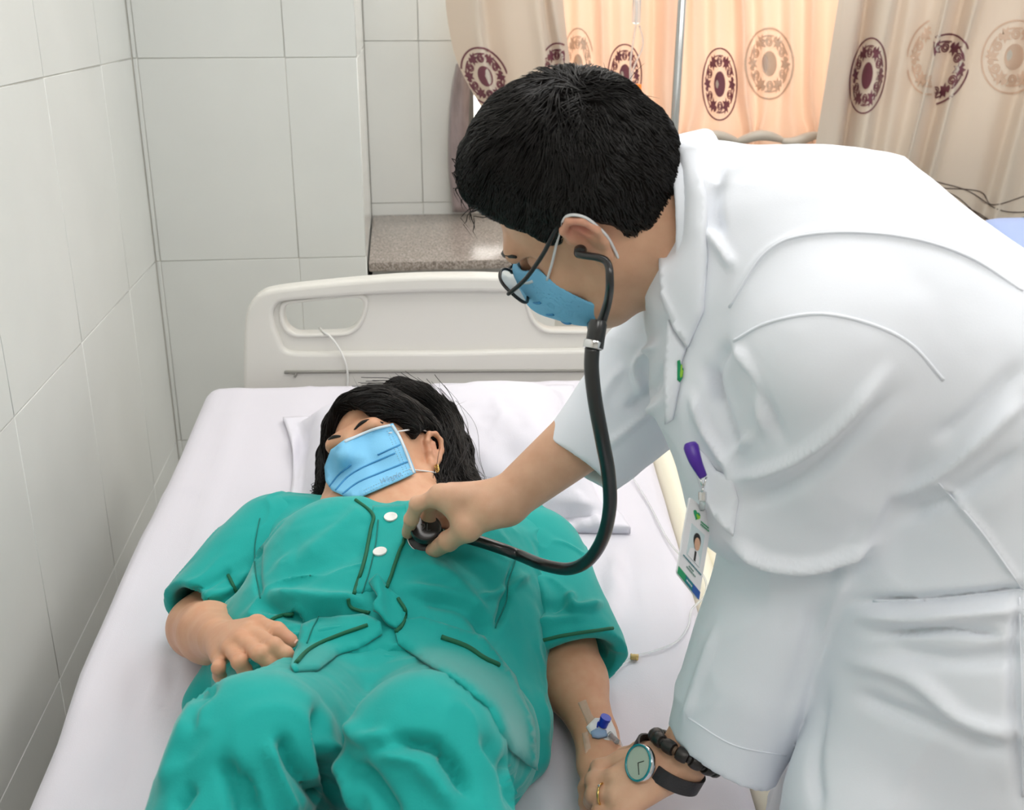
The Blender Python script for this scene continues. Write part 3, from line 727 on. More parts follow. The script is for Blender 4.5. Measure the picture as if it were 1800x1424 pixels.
Qa = np.array(Q); A = folds(A, Qa[:, ::-1] if np.dot(np.cross(A[1]-A[0], A[nu]-A[0]), bedN) < 0 else Qa, [([(900, 900), (960, 880), (1060, 890)], 8, .006), ([(930, 870), (980, 900), (1020, 930)], 7, -.005), ([(870, 890), (930, 925), (1080, 915)], 7, .006), ([(830, 720), (900, 800), (960, 860)], 30, -.006), ([(920, 700), (950, 760), (980, 830)], 20, .005), ([(1000, 860), (1040, 900), (1060, 935)], 8, .005), ([(880, 850), (900, 880), (950, 940)], 8, -.006), ([(520, 760), (500, 820), (490, 880)], 10, .006), ([(550, 720), (530, 790), (510, 860)], 10, -.005)])
pil = mk('pillow', np.concatenate([A, B]), [q[::-1] for q in Q]+[tuple(x+n for x in q) for q in Q]+[(rim[k], rim[(k+1) % len(rim)], rim[(k+1) % len(rim)]+n, rim[k]+n) for k in range(len(rim))], M_PILLOW)
bm = bmesh.new(); bm.from_mesh(pil.data); bmesh.ops.recalc_face_normals(bm, faces=bm.faces); bm.to_mesh(pil.data); bm.free()
tag(pil, "white pillow with a flat flange under the patient's head", 'pillow')
# ================================================================== people: shared builders
def skin_mat(name, base, red, dark=None):
    m = bpy.data.materials.new(name); m.use_nodes = True; nt = m.node_tree; N = nt.nodes; L = nt.links; b = N['Principled BSDF']
    b.inputs['Roughness'].default_value = .48; b.inputs['Specular IOR Level'].default_value = .4
    b.inputs['Subsurface Weight'].default_value = .15; b.inputs['Subsurface Radius'].default_value = (1, .35, .2); b.inputs['Subsurface Scale'].default_value = .005
    tc = N.new('ShaderNodeTexCoord'); n = N.new('ShaderNodeTexNoise'); n.inputs['Scale'].default_value = 45; n.inputs['Detail'].default_value = 4; L.new(tc.outputs['Object'], n.inputs[0])
    r = N.new('ShaderNodeValToRGB'); r.color_ramp.elements[0].position = .3; r.color_ramp.elements[1].position = .7; r.color_ramp.elements[0].color = base+(1,); r.color_ramp.elements[1].color = red+(1,); L.new(n.outputs['Fac'], r.inputs[0])
    at = N.new('ShaderNodeAttribute'); at.attribute_name = 'tint'; mx = N.new('ShaderNodeMix'); mx.data_type = 'RGBA'
    L.new(at.outputs['Alpha'], mx.inputs[0]); L.new(r.outputs[0], mx.inputs[6]); L.new(at.outputs['Color'], mx.inputs[7]); L.new(mx.outputs[2], b.inputs['Base Color'])
    n2 = N.new('ShaderNodeTexNoise'); n2.inputs['Scale'].default_value = 700; n2.inputs['Detail'].default_value = 2; L.new(tc.outputs['Object'], n2.inputs[0])
    bp = N.new('ShaderNodeBump'); bp.inputs['Strength'].default_value = .12; bp.inputs['Distance'].default_value = .001; L.new(n2.outputs['Fac'], bp.inputs['Height']); L.new(bp.outputs[0], b.inputs['Normal'])
    return m
def tint(o, V, spots):
    """natural skin colour differences (lips, nails, brows): (centre, radius, colour, strength)"""
    C = np.zeros((len(V), 4), np.float32)
    for c, r, col, a in spots:
        r = np.asarray(r, float)
        w = a*np.exp(-(((V-np.asarray(c))/r)**2).sum(1)); k = w > C[:, 3]; C[k, :3] = col; C[k, 3] = w[k]
    at = o.data.color_attributes.new('tint', 'FLOAT_COLOR', 'POINT'); at.data.foreach_set('color', C.ravel())
class Head:
    """x to the person's left, y forward, z up; origin between the ears"""
    def __init__(s, C, F, U, sc=1.):
        s.C = np.asarray(C); s.F = nrm(camvec(F)); u = camvec(U); s.U = nrm(u-s.F*np.dot(u, s.F)); s.L = np.cross(s.U, s.F); s.s = sc
        s.R = np.stack([s.L, s.F, s.U])
    def p(s, x, y, z): return s.C+s.s*(s.L*x+s.F*y+s.U*z)
    def loc(s, P): return ((np.asarray(P)-s.C)@s.R.T)/s.s
    def e(s, c, r, k=.015, op='u'): return ell(s.p(*c), np.array(r)*s.s, s.R, k*s.s, op)
    def c(s, a, b, ra, rb, k=.012, op='u', sq=None): return cone(s.p(*a), s.p(*b), ra*s.s, rb*s.s, k*s.s, op, sq)
    def cranium(s, d=0.): return [s.e((0, -.012, .036), (.076+d, .096+d, .088+d), .03), s.e((0, -.03, .015), (.071+d, .078+d, .075+d), .03)]
    def prims(s):
        P = s.cranium()
        P += [s.e((0, .038, -.025), (.06, .06, .075), .03), s.c((-.035, .045, -.075), (.035, .045, -.075), .03, .03, .03), s.c((-.055, .005, -.05), (-.03, .06, -.095), .022, .018, .03), s.c((.055, .005, -.05), (.03, .06, -.095), .022, .018, .03), s.c((-.012, .078, -.1), (.012, .078, -.1), .02, .02, .02)]
        P += [s.c((-.035, .083, .026), (.035, .083, .026), .014, .014, .018)]                                        # brow ridge
        P += [s.c((0, .092, .016), (0, .116, -.026), .008, .012, .012), s.c((-.013, .1, -.03), (.013, .1, -.03), .009, .009, .008)]   # nose
        for sx in (-1, 1):
            P += [s.e((sx*.032, .078, .004), (.019, .02, .013), .012, 's'), s.e((sx*.032, .071, .003), (.0145, .0145, .0135), .003)]      # eye socket and lid
            P += [s.e((sx*.043, .062, -.03), (.024, .024, .022), .02)]                                                # cheek
        P += [s.c((-.02, .094, -.06), (.02, .094, -.06), .007, .007, .008), s.c((-.017, .093, -.071), (.017, .093, -.071), .008, .008, .006), s.c((-.026, .1, -.0655), (.026, .1, -.0655), .0012, .0012, .003, 's')]
        for sx in (-1, 1): P += s.ear(sx)
        return P
    def ear(s, sx):
        o = []; X = lambda y, z, d=0.: (sx*(.076+d), -.004+y, z-.002)
        pts = [(.004, -.008, .004), (.011, .012, .007), (.007, .026, .011), (-.007, .031, .015), (-.018, .022, .017), (-.02, .005, .014), (-.013, -.012, .009), (-.003, -.026, .006), (.004, -.029, .004), (.006, -.018, .003)]
        for a, b in zip(pts, pts[1:]): o.append(s.c(X(a[0], a[1], a[2]), X(b[0], b[1], b[2]), .0042, .0042, .004))
        o.append(s.e((sx*.079, -.009, .001), (.006, .015, .026), .006)); o.append(s.e((sx*.09, -.003, .0), (.009, .007, .011), .004, 's'))
        o.append(s.c(X(.006, -.004, .006), X(.004, .004, .006), .0035, .003, .004)); o.append(s.c(X(-.008, -.006, .008), X(-.006, .016, .01), .003, .003, .005))
        o.append(s.e((sx*.08, .001, -.028), (.005, .007, .008), .006))
        return o
def finger(pts, r0, r1, k=.006):
    n = len(pts)-1; out = []
    for i in range(n):
        a, b = r0+(r1-r0)*i/n, r0+(r1-r0)*(i+1)/n; out.append(cone(pts[i], pts[i+1], a, b, k if i == 0 else .0025))
        if i: out.append(cone(pts[i], pts[i], a*1.06, a*1.06, .004))
    return out
def nail(name, tip, prev, nv, w, parent, m):
    """a fingernail: small curved plate near the tip, on the back side nv"""
    d = nrm(np.asarray(tip)-np.asarray(prev)); nv = nrm(nv-d*np.dot(nv, d)); sd = np.cross(d, nv); V = []; Fc = []
    for j in range(6):
        for i in range(7):
            x = (i/6*2-1); y = j/5*2-1; rr = 1-.18*max(0, abs(y)-.6)/.4
            V.append(np.asarray(tip)+d*(y*w*.62+w*.08)+sd*(math.sin(x*.95)*w*.56*rr)+nv*(math.cos(x*.95)*w*.62-.02*w+(.0004 if y < .6 else .0001)))
    for j in range(5):
        for i in range(6): Fc.append((j*7+i, j*7+i+1, (j+1)*7+i+1, (j+1)*7+i))
    return mk(name, V, Fc, m, parent)
def strands_mesh(name, lines, r, m, parent, sides=3):
    V = []; Fc = []; n = 0
    for P, rr in lines:
        k = len(P); P = np.asarray(P); T = np.gradient(P, axis=0); T /= np.linalg.norm(T, axis=1)[:, None]+1e-12
        a = np.cross(T, [.31, .52, .79]); a /= np.linalg.norm(a, axis=1)[:, None]+1e-9; b = np.cross(T, a)
        t = np.linspace(0, 1, k); rad = rr*np.clip(np.minimum(1, (1-t)*3.)+.08, 0, 1)
        ring = [P+(a*math.cos(q)+b*math.sin(q))*rad[:, None] for q in np.arange(sides)*2*math.pi/sides]
        R_ = np.stack(ring, 1).reshape(-1, 3); V.append(R_)
        i = np.arange(k-1)[:, None]*sides; s = np.arange(sides)[None]; 
        q = np.stack([i+s, i+(s+1) % sides, i+sides+(s+1) % sides, i+sides+s], -1).reshape(-1, 4)+n; Fc.append(q); n += len(R_)
    return mkq(name, np.concatenate(V), np.concatenate(Fc), m, parent)
def comb(V, Q, n, flow, length, lift, lines, rad, steps=6, clump=.35):
    """strands rooted all over a hair mass, lying along it in the direction flow(point, normal)"""
    bv_ = BVHTree.FromPolygons([Vector(v) for v in V.tolist()], Q.tolist()); A = np.linalg.norm(np.cross(V[Q[:, 2]]-V[Q[:, 0]], V[Q[:, 3]]-V[Q[:, 1]]), axis=1)
    idx = rng.choice(len(Q), n, p=A/A.sum()); w = rng.dirichlet(np.ones(4), n); R_ = (V[Q[idx]]*w[:, :, None]).sum(1)
    c1 = np.stack([fnoise(R_*55+k*17, 2) for k in range(3)], 1)*clump
    for i in range(n):
        p = R_[i]; P = []; L_ = length(p)*rng.uniform(.6, 1.25); jit = rng.normal(size=3)*.12+c1[i]
        for k in range(steps+1):
            loc, nn, _, _ = bv_.find_nearest(Vector(p))
            if loc is None: break
            nn = np.array(nn); t = k/steps; q = np.array(loc)+nn*(.0003+lift(p)*t*(1-.25*t)); P.append(q)
            d = flow(q, nn)+jit; d = d-nn*np.dot(d, nn); p = q+nrm(d)*L_/steps
        if len(P) > 3: lines.append((np.array(P), rad*rng.uniform(.7, 1.3)))
def hair_mat(name, c, rough=.35):
    m = mat(name, c, rough, spec=.5, var=.4, vscale=60); return m
M_HAIR = mat('black hair', (.010, .0085, .008), .42, spec=.35)
M_SCALP = mat('black hair mass', (.010, .0085, .008), .95, spec=.05)
M_NAIL = mat('fingernail', s2l(214, 160, 140), .25, spec=.5)
# ================================================================== the patient
M_SKIN1 = skin_mat('warm light brown skin', s2l(214, 166, 134), s2l(206, 152, 120))
M_SCRUB = mat('teal green cotton', s2l(26, 166, 160), .75, bump=.18, scale=900, sheen=.25, spec=.25, var=.06, vscale=6)
M_PIPE = mat('dark green piping', s2l(6, 96, 66), .7); M_SEAM = mat('teal seam thread', s2l(8, 116, 108), .8)
M_BUTTON = mat('white button', (.82, .82, .8), .3)
pat = thing('person', 'patient lying on the bed in teal green hospital clothes, one hand on the belly', 'person')
PH = Head(M(678, 826, .15), (-.45, -.40, -.80), (-.245, -.84, .48), 1.0)
Rsh, Lsh = M(515, 962, .085), M(905, 985, .085)
neckb = M(700, 930, .10)
kneeR, kneeL = W(449, 1320, .98), W(745, 1322, .98)
hipR, hipL = M(560, 1300, .10), M(775, 1310, .10)
def bedp(l, b_, h): return mid_f+hl*l+hb*b_+np.array([0, 0, h])
def lat(p): return float(np.dot(p-mid_f, hl))
ankR, ankL = bedp(lat(kneeR)-.09, -.50, .07), bedp(lat(kneeL)+.05, -.52, .07)
Lel, Lwr = M(985, 1140, .052), M(1048, 1292, .045)
Rel, Rwr = M(350, 1102, .05), M(384, 1122, .165)
B = PH.prims()
B += [PH.c((0, -.015, -.05), (0, -.02, -.07), .052, .05, .03), cone(PH.p(0, -.015, -.065), neckb, .05, .056, .03)]
B += [cone(Rsh, Lsh, .058, .058, .05), cone(M(705, 985, .1), M(680, 1110, .095), .1, .08, .06, sq=(bedL, .66)), cone(M(680, 1110, .095), M(660, 1290, .09), .08, .085, .06, sq=(bedL, .64))]
for hp_, kn, an in ((hipR, kneeR, ankR), (hipL, kneeL, ankL)):
    B += [cone(hp_, kn, .062, .044, .03), cone(kn, an, .04, .032, .03), cone(an, an+hb*-.13-np.array([0, 0, .03]), .03, .022, .02)]
B += [cone(Lsh, Lel, .047, .042, .03), cone(Lel, (Lel*.6+Lwr*.4), .043, .042, .03), cone((Lel*.6+Lwr*.4), Lwr, .041, .0255, .02)]
B += [cone(Rsh, Rel, .047, .04, .03), cone(Rel, Rel*.45+Rwr*.55, .041, .037, .02), cone(Rel*.45+Rwr*.55, Rwr, .037, .026, .02)]
# right hand on the belly
def Mh(L_, up=0.): return [M(u, v, h+up) for u, v, h in L_]
mcp = Mh([(440, 1110, .205), (424, 1124, .21), (405, 1140, .2), (387, 1155, .182)], .03)
for q in mcp: B += [cone(Rwr, q, .019, .0115, .008)]
fR = [[mcp[0]]+Mh([(482, 1134, .226), (502, 1149, .218), (514, 1159, .208)], .033), [mcp[1]]+Mh([(455, 1149, .224), (473, 1165, .212), (486, 1177, .2)], .033), [mcp[2]]+Mh([(420, 1163, .214), (430, 1178, .2), (438, 1190, .186)], .033), [mcp[3]]+Mh([(384, 1174, .195), (386, 1188, .178), (390, 1200, .162)], .03)]
for f_, r in zip(fR, (.0088, .0088, .0086, .0078)): B += finger(f_, r, r*.82, .004)
thR = [Rwr*.45+M(425, 1103, .2)*.55]+Mh([(452, 1099, .2), (486, 1110, .212), (511, 1127, .205)], .03)
B += finger(thR, .013, .0088, .008)
# left hand, mostly under the doctor's hand
Lm = M(1056, 1345, .05); B += [cone(Lwr, Lm, .025, .03, .015, sq=(bedN, 1.5))]
for k, (du, dv) in enumerate(((-26, 48), (-8, 56), (10, 56), (26, 46))):
    a = M(1056+du*.8, 1352+dv*.25, .05); B += finger([a, M(1056+du, 1352+dv*.7, .052), M(1056+du, 1352+dv*1.2, .04), M(1056+du, 1352+dv*1.5, .025)], .0095, .0075)
B += finger([Lwr*.5+Lm*.5, M(1085, 1345, .05), M(1100, 1380, .04)], .014, .0095, .02)
allp = np.array([PH.p(0, 0, .2), PH.p(0, .2, 0), Rsh, Lsh, ankR-hb*.2, ankL-hb*.2, kneeR+[0, 0, .1], Rel, Lwr, Lm, M(1080, 1424, 0)])
V, Q = sdf_mesh(B, allp.min(0)-.14, allp.max(0)+.14, .0032, 22, 1)
body = mkq('body', V, Q, M_SKIN1, pat)
RED = s2l(196, 120, 96); LIP = s2l(176, 96, 88); BROW = s2l(40, 28, 24)
tint(body, V, [(t[-1], .011, RED, .55) for t in fR+[thR]]+[(t[1], .008, RED, .3) for t in fR]+[(PH.p(0, .1, -.0655), (.022, .022, .02), LIP, .8), (PH.p(.082, -.005, .0), .02, s2l(200, 132, 106), .5)])
for f_ in fR[:3]: nail('fingernail', f_[-1], f_[-2], bedN*.7+camvec((0, 0, -.7)), .0085, body, M_NAIL)
nail('fingernail', thR[-1], thR[-2], bedN*.8+hl*.4, .0105, body, M_NAIL)
for sx in (-1, 1):                                         # brows and closed lids
    br = [PH.p(sx*x, y, z) for x, y, z in ((.012, .0975, .024), (.026, .098, .030), (.04, .091, .031), (.052, .079, .026))]
    tube('eyebrow', br, [.0022, .003, .0026, .001], M_HAIR, body, sm=4, sides=6)
    ey = [PH.p(sx*x, y, z) for x, y, z in ((.0185, .0845, -.002), (.026, .0868, -.0045), (.034, .0865, -.0052), (.042, .082, -.0035), (.047, .077, -.001))]
    tube('eyelashes', ey, [.0006, .0012, .0013, .0013, .0006], M_HAIR, body, sm=4, sides=5)

# ------------------------------------------------------------------ trousers
T = []
for hp_, kn, an, s in ((hipR, kneeR, ankR, -1), (hipL, kneeL, ankL, 1)):
    mid = kn*.35+an*.65
    out = hl*s*.012
    T += [cone(hp_, kn, .1, .066, .02), cone(kn, mid+out, .066, .078, .02), cone(mid+out, an+out, .078, .072, .02), cone(kn+(hp_-kn)*.45-np.array([0, 0, .03]), mid-hb*-.03, .066, .06, .02)]
T += [cone(M(660, 1230, .1), M(665, 1310, .09), .1, .11, .04, sq=(bedL, .62))]
T += [halfspace(bedp(0, -.46, 0), -hb), halfspace(M(660, 1190, .1), bedB)]
allt = np.array([hipR, hipL, kneeR, kneeL, ankR, ankL, M(660, 1150, .2)])
V, Q = sdf_mesh(T, allt.min(0)-.2, allt.max(0)+.2, .0045, 20, 3)
N_ = vnormals(V, Q); V += N_*(.004*fnoise(V*np.array([7, 7, 7]), 2)+.0012*fnoise(V*40, 2)+.0035*ridge(V*np.array([11, 8, 9])+6))[:, None]
V = folds(V, Q, [([(495, 1290), (520, 1350), (585, 1424)], 16, -.012), ([(470, 1300), (490, 1370), (520, 1440)], 14, .008), ([(560, 1240), (575, 1330), (600, 1424)], 12, -.018), ([(690, 1300), (770, 1315), (830, 1400)], 14, -.014), ([(660, 1330), (740, 1350), (800, 1430)], 16, .008), ([(850, 1290), (890, 1350), (905, 1424)], 14, -.008), ([(360, 1220), (320, 1300), (285, 1400)], 18, .006),
    ([(390, 1330), (420, 1400), (430, 1440)], 18, -.012), ([(430, 1350), (455, 1440)], 14, -.01), ([(340, 1380), (310, 1424)], 12, -.008), ([(610, 1270), (640, 1300), (690, 1290)], 14, .007), ([(620, 1340), (660, 1380), (700, 1440)], 16, -.01), ([(570, 1290), (610, 1360), (640, 1440)], 10, .008), ([(380, 1200), (350, 1240), (335, 1290)], 9, -.007)])
trou = mkq('trousers', V, Q, M_SCRUB, pat)

# ------------------------------------------------------------------ tunic
S = [cone(Rsh+bedB*.0, Lsh, .082, .082, .05), cone(M(705, 1050, .1), M(680, 1110, .1), .124, .12, .06, sq=(bedL, .62)), cone(M(680, 1110, .1), M(655, 1250, .09), .113, .118, .06, sq=(bedL, .6)),
     cone(M(600, 990, .14), M(600, 1020, .13), .085, .08, .06), cone(M(790, 1000, .14), M(790, 1035, .13), .085, .08, .06),
     cone(neckb, neckb, .06, .06, .03),
     cone(M(450, 1150, .07), M(385, 1215, .03), .05, .028, .05), cone(M(385, 1215, .03), M(352, 1240, .025), .028, .022, .03),
     cone(M(830, 1170, .07), M(890, 1290, .05), .06, .05, .05), cone(M(890, 1290, .05), M(905, 1330, .035), .05, .032, .03),
     PH.c((0, -.02, -.05), (0, .02, -.13), .06, .06, .012, 's'), cone(PH.p(0, -.0, -.06), M(690, 886, .17), .058, .034, .01, 's'), cone(M(690, 880, .2), M(690, 880, .2), .042, .042, .01, 's'),
     cone(M(660, 1350, .12), M(655, 1290, .26), .0, .0, .01)][:-1]
S += [halfspace(M(655, 1345, .1), -bedB)]
alls = np.array([Rsh, Lsh, PH.p(0, 0, -.1), M(655, 1300, .2), M(352, 1240, .0), M(930, 1350, .0)])
V, Q = sdf_mesh(S, alls.min(0)-.16, alls.max(0)+.16, .0036, 22, 2)
N_ = vnormals(V, Q); V += N_*(.004*fnoise(V*9+3, 2)+.001*fnoise(V*45, 2)+.0035*ridge(V*np.array([10, 16, 10])+2))[:, None]
V = folds(V, Q, [([(455, 1062), (540, 1082), (610, 1072), (650, 1082)], 12, -.014), ([(470, 1045), (560, 1055), (640, 1060)], 16, .010), ([(860, 1120), (835, 1085), (800, 1062), (730, 1050)], 14, -.010), ([(700, 1035), (790, 1050), (850, 1085)], 16, .008), ([(620, 1140), (700, 1150), (760, 1190)], 10, -.008), ([(560, 1160), (640, 1140), (720, 1165)], 10, .006),
    ([(640, 890), (600, 930), (520, 990)], 18, .005), ([(660, 950), (560, 1000), (480, 1040)], 20, -.004), ([(760, 960), (830, 990), (890, 1060)], 22, -.005), ([(740, 990), (800, 1020), (860, 1090)], 14, .005), ([(700, 1150), (780, 1180), (850, 1240), (900, 1320)], 10, .008), ([(720, 1180), (800, 1230), (860, 1300)], 9, -.007), ([(760, 1170), (830, 1200), (905, 1260)], 9, -.005),
    ([(470, 1110), (520, 1120), (600, 1105)], 8, .005), ([(510, 1150), (570, 1120), (650, 1098)], 8, .006), ([(520, 1166), (600, 1140), (650, 1112)], 6, -.006), ([(460, 920), (452, 990), (458, 1052)], 7, -.005), ([(905, 985), (890, 1050), (872, 1105)], 8, -.008), ([(930, 1010), (880, 1040), (840, 1050)], 9, .006)])
tun = mkq('tunic', V, Q, M_SCRUB, pat)
def sleeve(name, a, b, ra, rb, sq, cut, cutn, inner, parent, fl):
    P = [cone(a, b, ra, rb, .03, sq=sq), halfspace(cut, cutn, .003)]+inner
    al = np.array([a, b, cut]); V, Q = sdf_mesh(P, al.min(0)-.16, al.max(0)+.16, .003, 22, 2)
    N_ = vnormals(V, Q); V += N_*(.003*fnoise(V*11+9, 2)+.003*ridge(V*13+1))[:, None]; V = folds(V, Q, fl)
    return mkq(name, V, Q, M_SCRUB, parent)
# right sleeve (photo left), gaping toward the camera
a, b_ = M(492, 962, .085), M(372, 1072, .062); d = nrm(b_-a); e = M(366, 1078, .065)
slR = sleeve('sleeve', a, M(350, 1105, .06), .082, .071, None, M(352, 1092, .065), nrm(d+camvec((-.1, .1, -.35))), [cone(a*.35+b_*.65, M(352, 1112, .06), .05, .066, .006, 's')], pat,
   [([(440, 1000), (400, 1040), (345, 1050)], 9, .006), ([(455, 1030), (425, 1070), (440, 1090)], 8, -.006), ([(410, 1000), (380, 1020), (330, 1045)], 9, -.005)])
# left sleeve (photo right)
a, b_ = M(905, 990, .085), M(985, 1140, .06); d = nrm(b_-a)
slL = sleeve('sleeve', a, M(1004, 1172, .06), .088, .068, (nrm(np.cross(d, bedN)), .84), M(985, 1142, .06)+d*.035, nrm(d+bedL*-.1), [cone(M(965, 1110, .055), M(1014, 1198, .055), .044, .058, .006, 's', (nrm(np.cross(d, bedN)), .84))], pat,
   [([(940, 1010), (960, 1060), (950, 1110)], 14, .006), ([(890, 1080), (930, 1085), (1000, 1060)], 12, -.006), ([(1000, 1040), (1010, 1070), (1060, 1062)], 10, .008), ([(900, 1120), (960, 1095), (1040, 1085)], 10, .004)])
bvS = bvh_of(tun, slR, slL); bvT = bvh_of(tun, trou, slR, slL)
PT = []
PT.append(patch('placket', bvS, [(655, 892), (714, 890), (716, 925), (704, 975), (683, 1034), (650, 1044), (624, 1046), (640, 990), (652, 935)], .003, .003, M_SCRUB, tun, 8))
PT.append(patch('front_hem', bvT, [(516, 1190), (508, 1180), (524, 1140), (530, 1100), (560, 1085), (640, 1083), (668, 1100), (672, 1120), (640, 1140), (590, 1160), (556, 1186)], .002, .003, M_SCRUB, tun, 8, lift=lambda u, v: .005*min(1, max(0, (v+.45*(u-510)-1110)/60))))
PT.append(patch('front_hem', bvT, [(690, 1095), (740, 1085), (850, 1120), (905, 1190), (930, 1270), (936, 1352), (918, 1342), (890, 1320), (868, 1290), (850, 1250), (800, 1208), (740, 1168), (700, 1138)], .002, .003, M_SCRUB, tun, 9, lift=lambda u, v: .005*min(1, max(0, (v-.6*(u-700)-1085)/50))))
PT.append(patch('turned_flap', bvS, [(648, 1032), (664, 1028), (686, 1044), (706, 1058), (714, 1076), (708, 1100), (697, 1112), (676, 1106), (657, 1090), (664, 1066), (655, 1050)], .009, .004, M_SCRUB, tun, 6, lift=lambda u, v: .012*math.exp(-((u-664)/14)**2)))
bvS2 = bvh_of(tun, slR, slL, *PT)
def pipe(pl, r=.0024, m=None, bv_=None, name='piping', par=None, off=.0012):
    P = trace(bv_ or bvS2, pl, off); 
    if len(P) > 2: return tube(name, P, r, m or M_PIPE, par or tun, sides=6)
pipe([(625, 880), (655, 905), (652, 930), (641, 985), (630, 1020), (622, 1045)]); pipe([(718, 918), (712, 945), (700, 975), (690, 1005), (680, 1032)])
pipe([(466, 1097), (490, 1085), (516, 1077)]); pipe([(775, 1121), (820, 1138), (850, 1158), (876, 1170)], .0032)
pipe([(612, 1052), (618, 1068), (650, 1078)]); pipe([(508, 1180), (545, 1142), (600, 1116), (646, 1100)])
pipe([(885, 1148), (930, 1133), (1000, 1115), (1076, 1105)], bv_=bvh_of(slL), par=slL); pipe([(402, 1012), (420, 1050), (446, 1084)], bv_=bvh_of(slR), par=slR)
for pl in ([(457, 912), (448, 960), (450, 1010), (458, 1052)], [(905, 985), (893, 1030), (890, 1060), (870, 1105)], [(665, 915), (660, 960), (648, 1010), (636, 1044)], [(560, 1083), (548, 1110), (540, 1132)]): pipe(pl, .0009, M_SEAM, name='seam')
for u, v in ((687, 910), (668, 971)):
    h, n = hit(bvS2, u, v, .001); bt = lathe('button', [(.0, -.001), (.0085, -.001), (.0092, .0006), (.0088, .0016), (.0055, .0014), (.005, .001), (0, .001)], h, n, M_BUTTON, tun, 20)
pipe([(700, 1052), (713, 1076), (706, 1100), (696, 1112)])

# ------------------------------------------------------------------ hair
HP = PH.cranium(.013)+[PH.e((0, .02, .05), (.074, .085, .078), .02)]
face_cut = [PH.e((-.012, .085, -.04), (.062, .075, .125), .01, 's'), PH.e((.055, .08, -.01), (.03, .065, .05), .01, 's'), PH.e((.1, .004, -.008), (.045, .036, .044), .008, 's'), PH.e((-.088, .02, -.015), (.03, .03, .045), .008, 's'), PH.c((0, .03, -.12), (.0, .0, -.2), .06, .06, .01, 's')]
mass = []
gm = [[(735, 712, .15), (775, 745, .115), (800, 795, .1), (815, 845, .095), (850, 875, .09)], [(700, 700, .16), (760, 735, .12), (785, 800, .1), (790, 860, .1), (830, 890, .09)], [(770, 800, .12), (765, 850, .115), (775, 890, .12)]]
for gl in gm:
    P = [M(*q) for q in gl]
    for k in range(len(P)-1): mass.append(cone(P[k], P[k+1], .036-.005*k, .036-.005*(k+1), .02))
mass += [cone(M(590, 800, .1), M(575, 860, .11), .03, .018, .02)]
allh = np.array([PH.p(0, 0, .1), M(850, 885, .1), M(575, 870, .1)])
V, Q = sdf_mesh(HP+mass+face_cut, allh.min(0)-.16, allh.max(0)+.16, .003, 22, 1)
N_ = vnormals(V, Q); V += N_*(.0025*fnoise(V*60, 2))[:, None]
hair = mkq('hair', V, Q, M_SCALP, pat)
lines = []
def lock(gl, n, spread, r=.0005, curl=.004, end=.5):
    P = catmull(np.array([M(*q) for q in gl]), 8); m_ = len(P); t = np.linspace(0, 1, m_)[:, None]
    for _ in range(n):
        o = rng.normal(size=3)*spread; o2 = rng.normal(size=3)*spread*end; ph = rng.random()*6.28; fr = 2+rng.random()*3
        lines.append((P+o*(1-t)+o2*t+curl*t*np.concatenate([np.sin(fr*6*t+ph), np.cos(fr*5*t+ph), np.sin(fr*4*t+ph)], 1), r*(.6+.8*rng.random())))
for gl in gm: 
    g2 = [(u, v, h+.035) for u, v, h in gl]; lock(g2, 260, .014)
    g3 = [(u+8, v-6, h+.022) for u, v, h in gl]; lock(g3, 160, .016)
lock([(640, 692, .2), (700, 690, .19), (760, 718, .155), (795, 760, .12), (815, 790, .09)], 160, .009)
lock([(770, 735, .13), (800, 765, .1), (812, 785, .09), (806, 800, .085), (816, 808, .08)], 40, .002, curl=.008)
lock([(780, 780, .12), (805, 808, .09), (822, 810, .09), (828, 820, .085), (816, 826, .085), (806, 818, .09)], 120, .0022, curl=.003)
lock([(790, 800, .1), (830, 828, .06), (850, 815, .05), (856, 800, .05)], 14, .003, curl=.006)
lock([(800, 850, .1), (860, 872, .08), (880, 900, .09), (884, 925, .1)], 120, .007)
lock([(640, 700, .2), (600, 720, .17), (575, 770, .14), (570, 840, .12), (560, 868, .12)], 160, .007)
lock([(575, 835, .12), (582, 850, .14), (600, 862, .16), (585, 872, .15), (610, 880, .17), (640, 888, .18)], 60, .003, curl=.004)
lock([(570, 850, .12), (555, 860, .115), (560, 872, .13)], 60, .006, curl=.006)
def pflow(p, n):
    q = PH.loc(p)
    if q[2] < -.03 or (q[0] > .085 and q[2] < .05): return camvec((.35, .9, -.1))
    if q[0] > -.02: return PH.L*(.9+3*max(0, q[0]))-PH.F*.55-PH.U*.45*(q[0] > .05)
    return -PH.L*.7-PH.F*.4-PH.U*.8
comb(V, Q, 6500, pflow, lambda p: .05, lambda p: .003, lines, .00055, 7, .3)
for _ in range(34):                                       # flyaways
    u = rng.uniform(600, 790); v = 690+(abs(u-680)/100)**2*22; a = M(u, v, .19); dr = camvec(rng.normal(size=3)*np.array([.6, .4, .3])+np.array([0, -.5, 0])); c = camvec(rng.normal(size=3)*.5)
    t = np.linspace(0, 1, 8)[:, None]; ln_ = rng.uniform(.014, .03); lines.append((a+dr*t*ln_+c*t*t*ln_, .00022))
strands_mesh('hair_strands', lines, .0005, M_HAIR, hair)
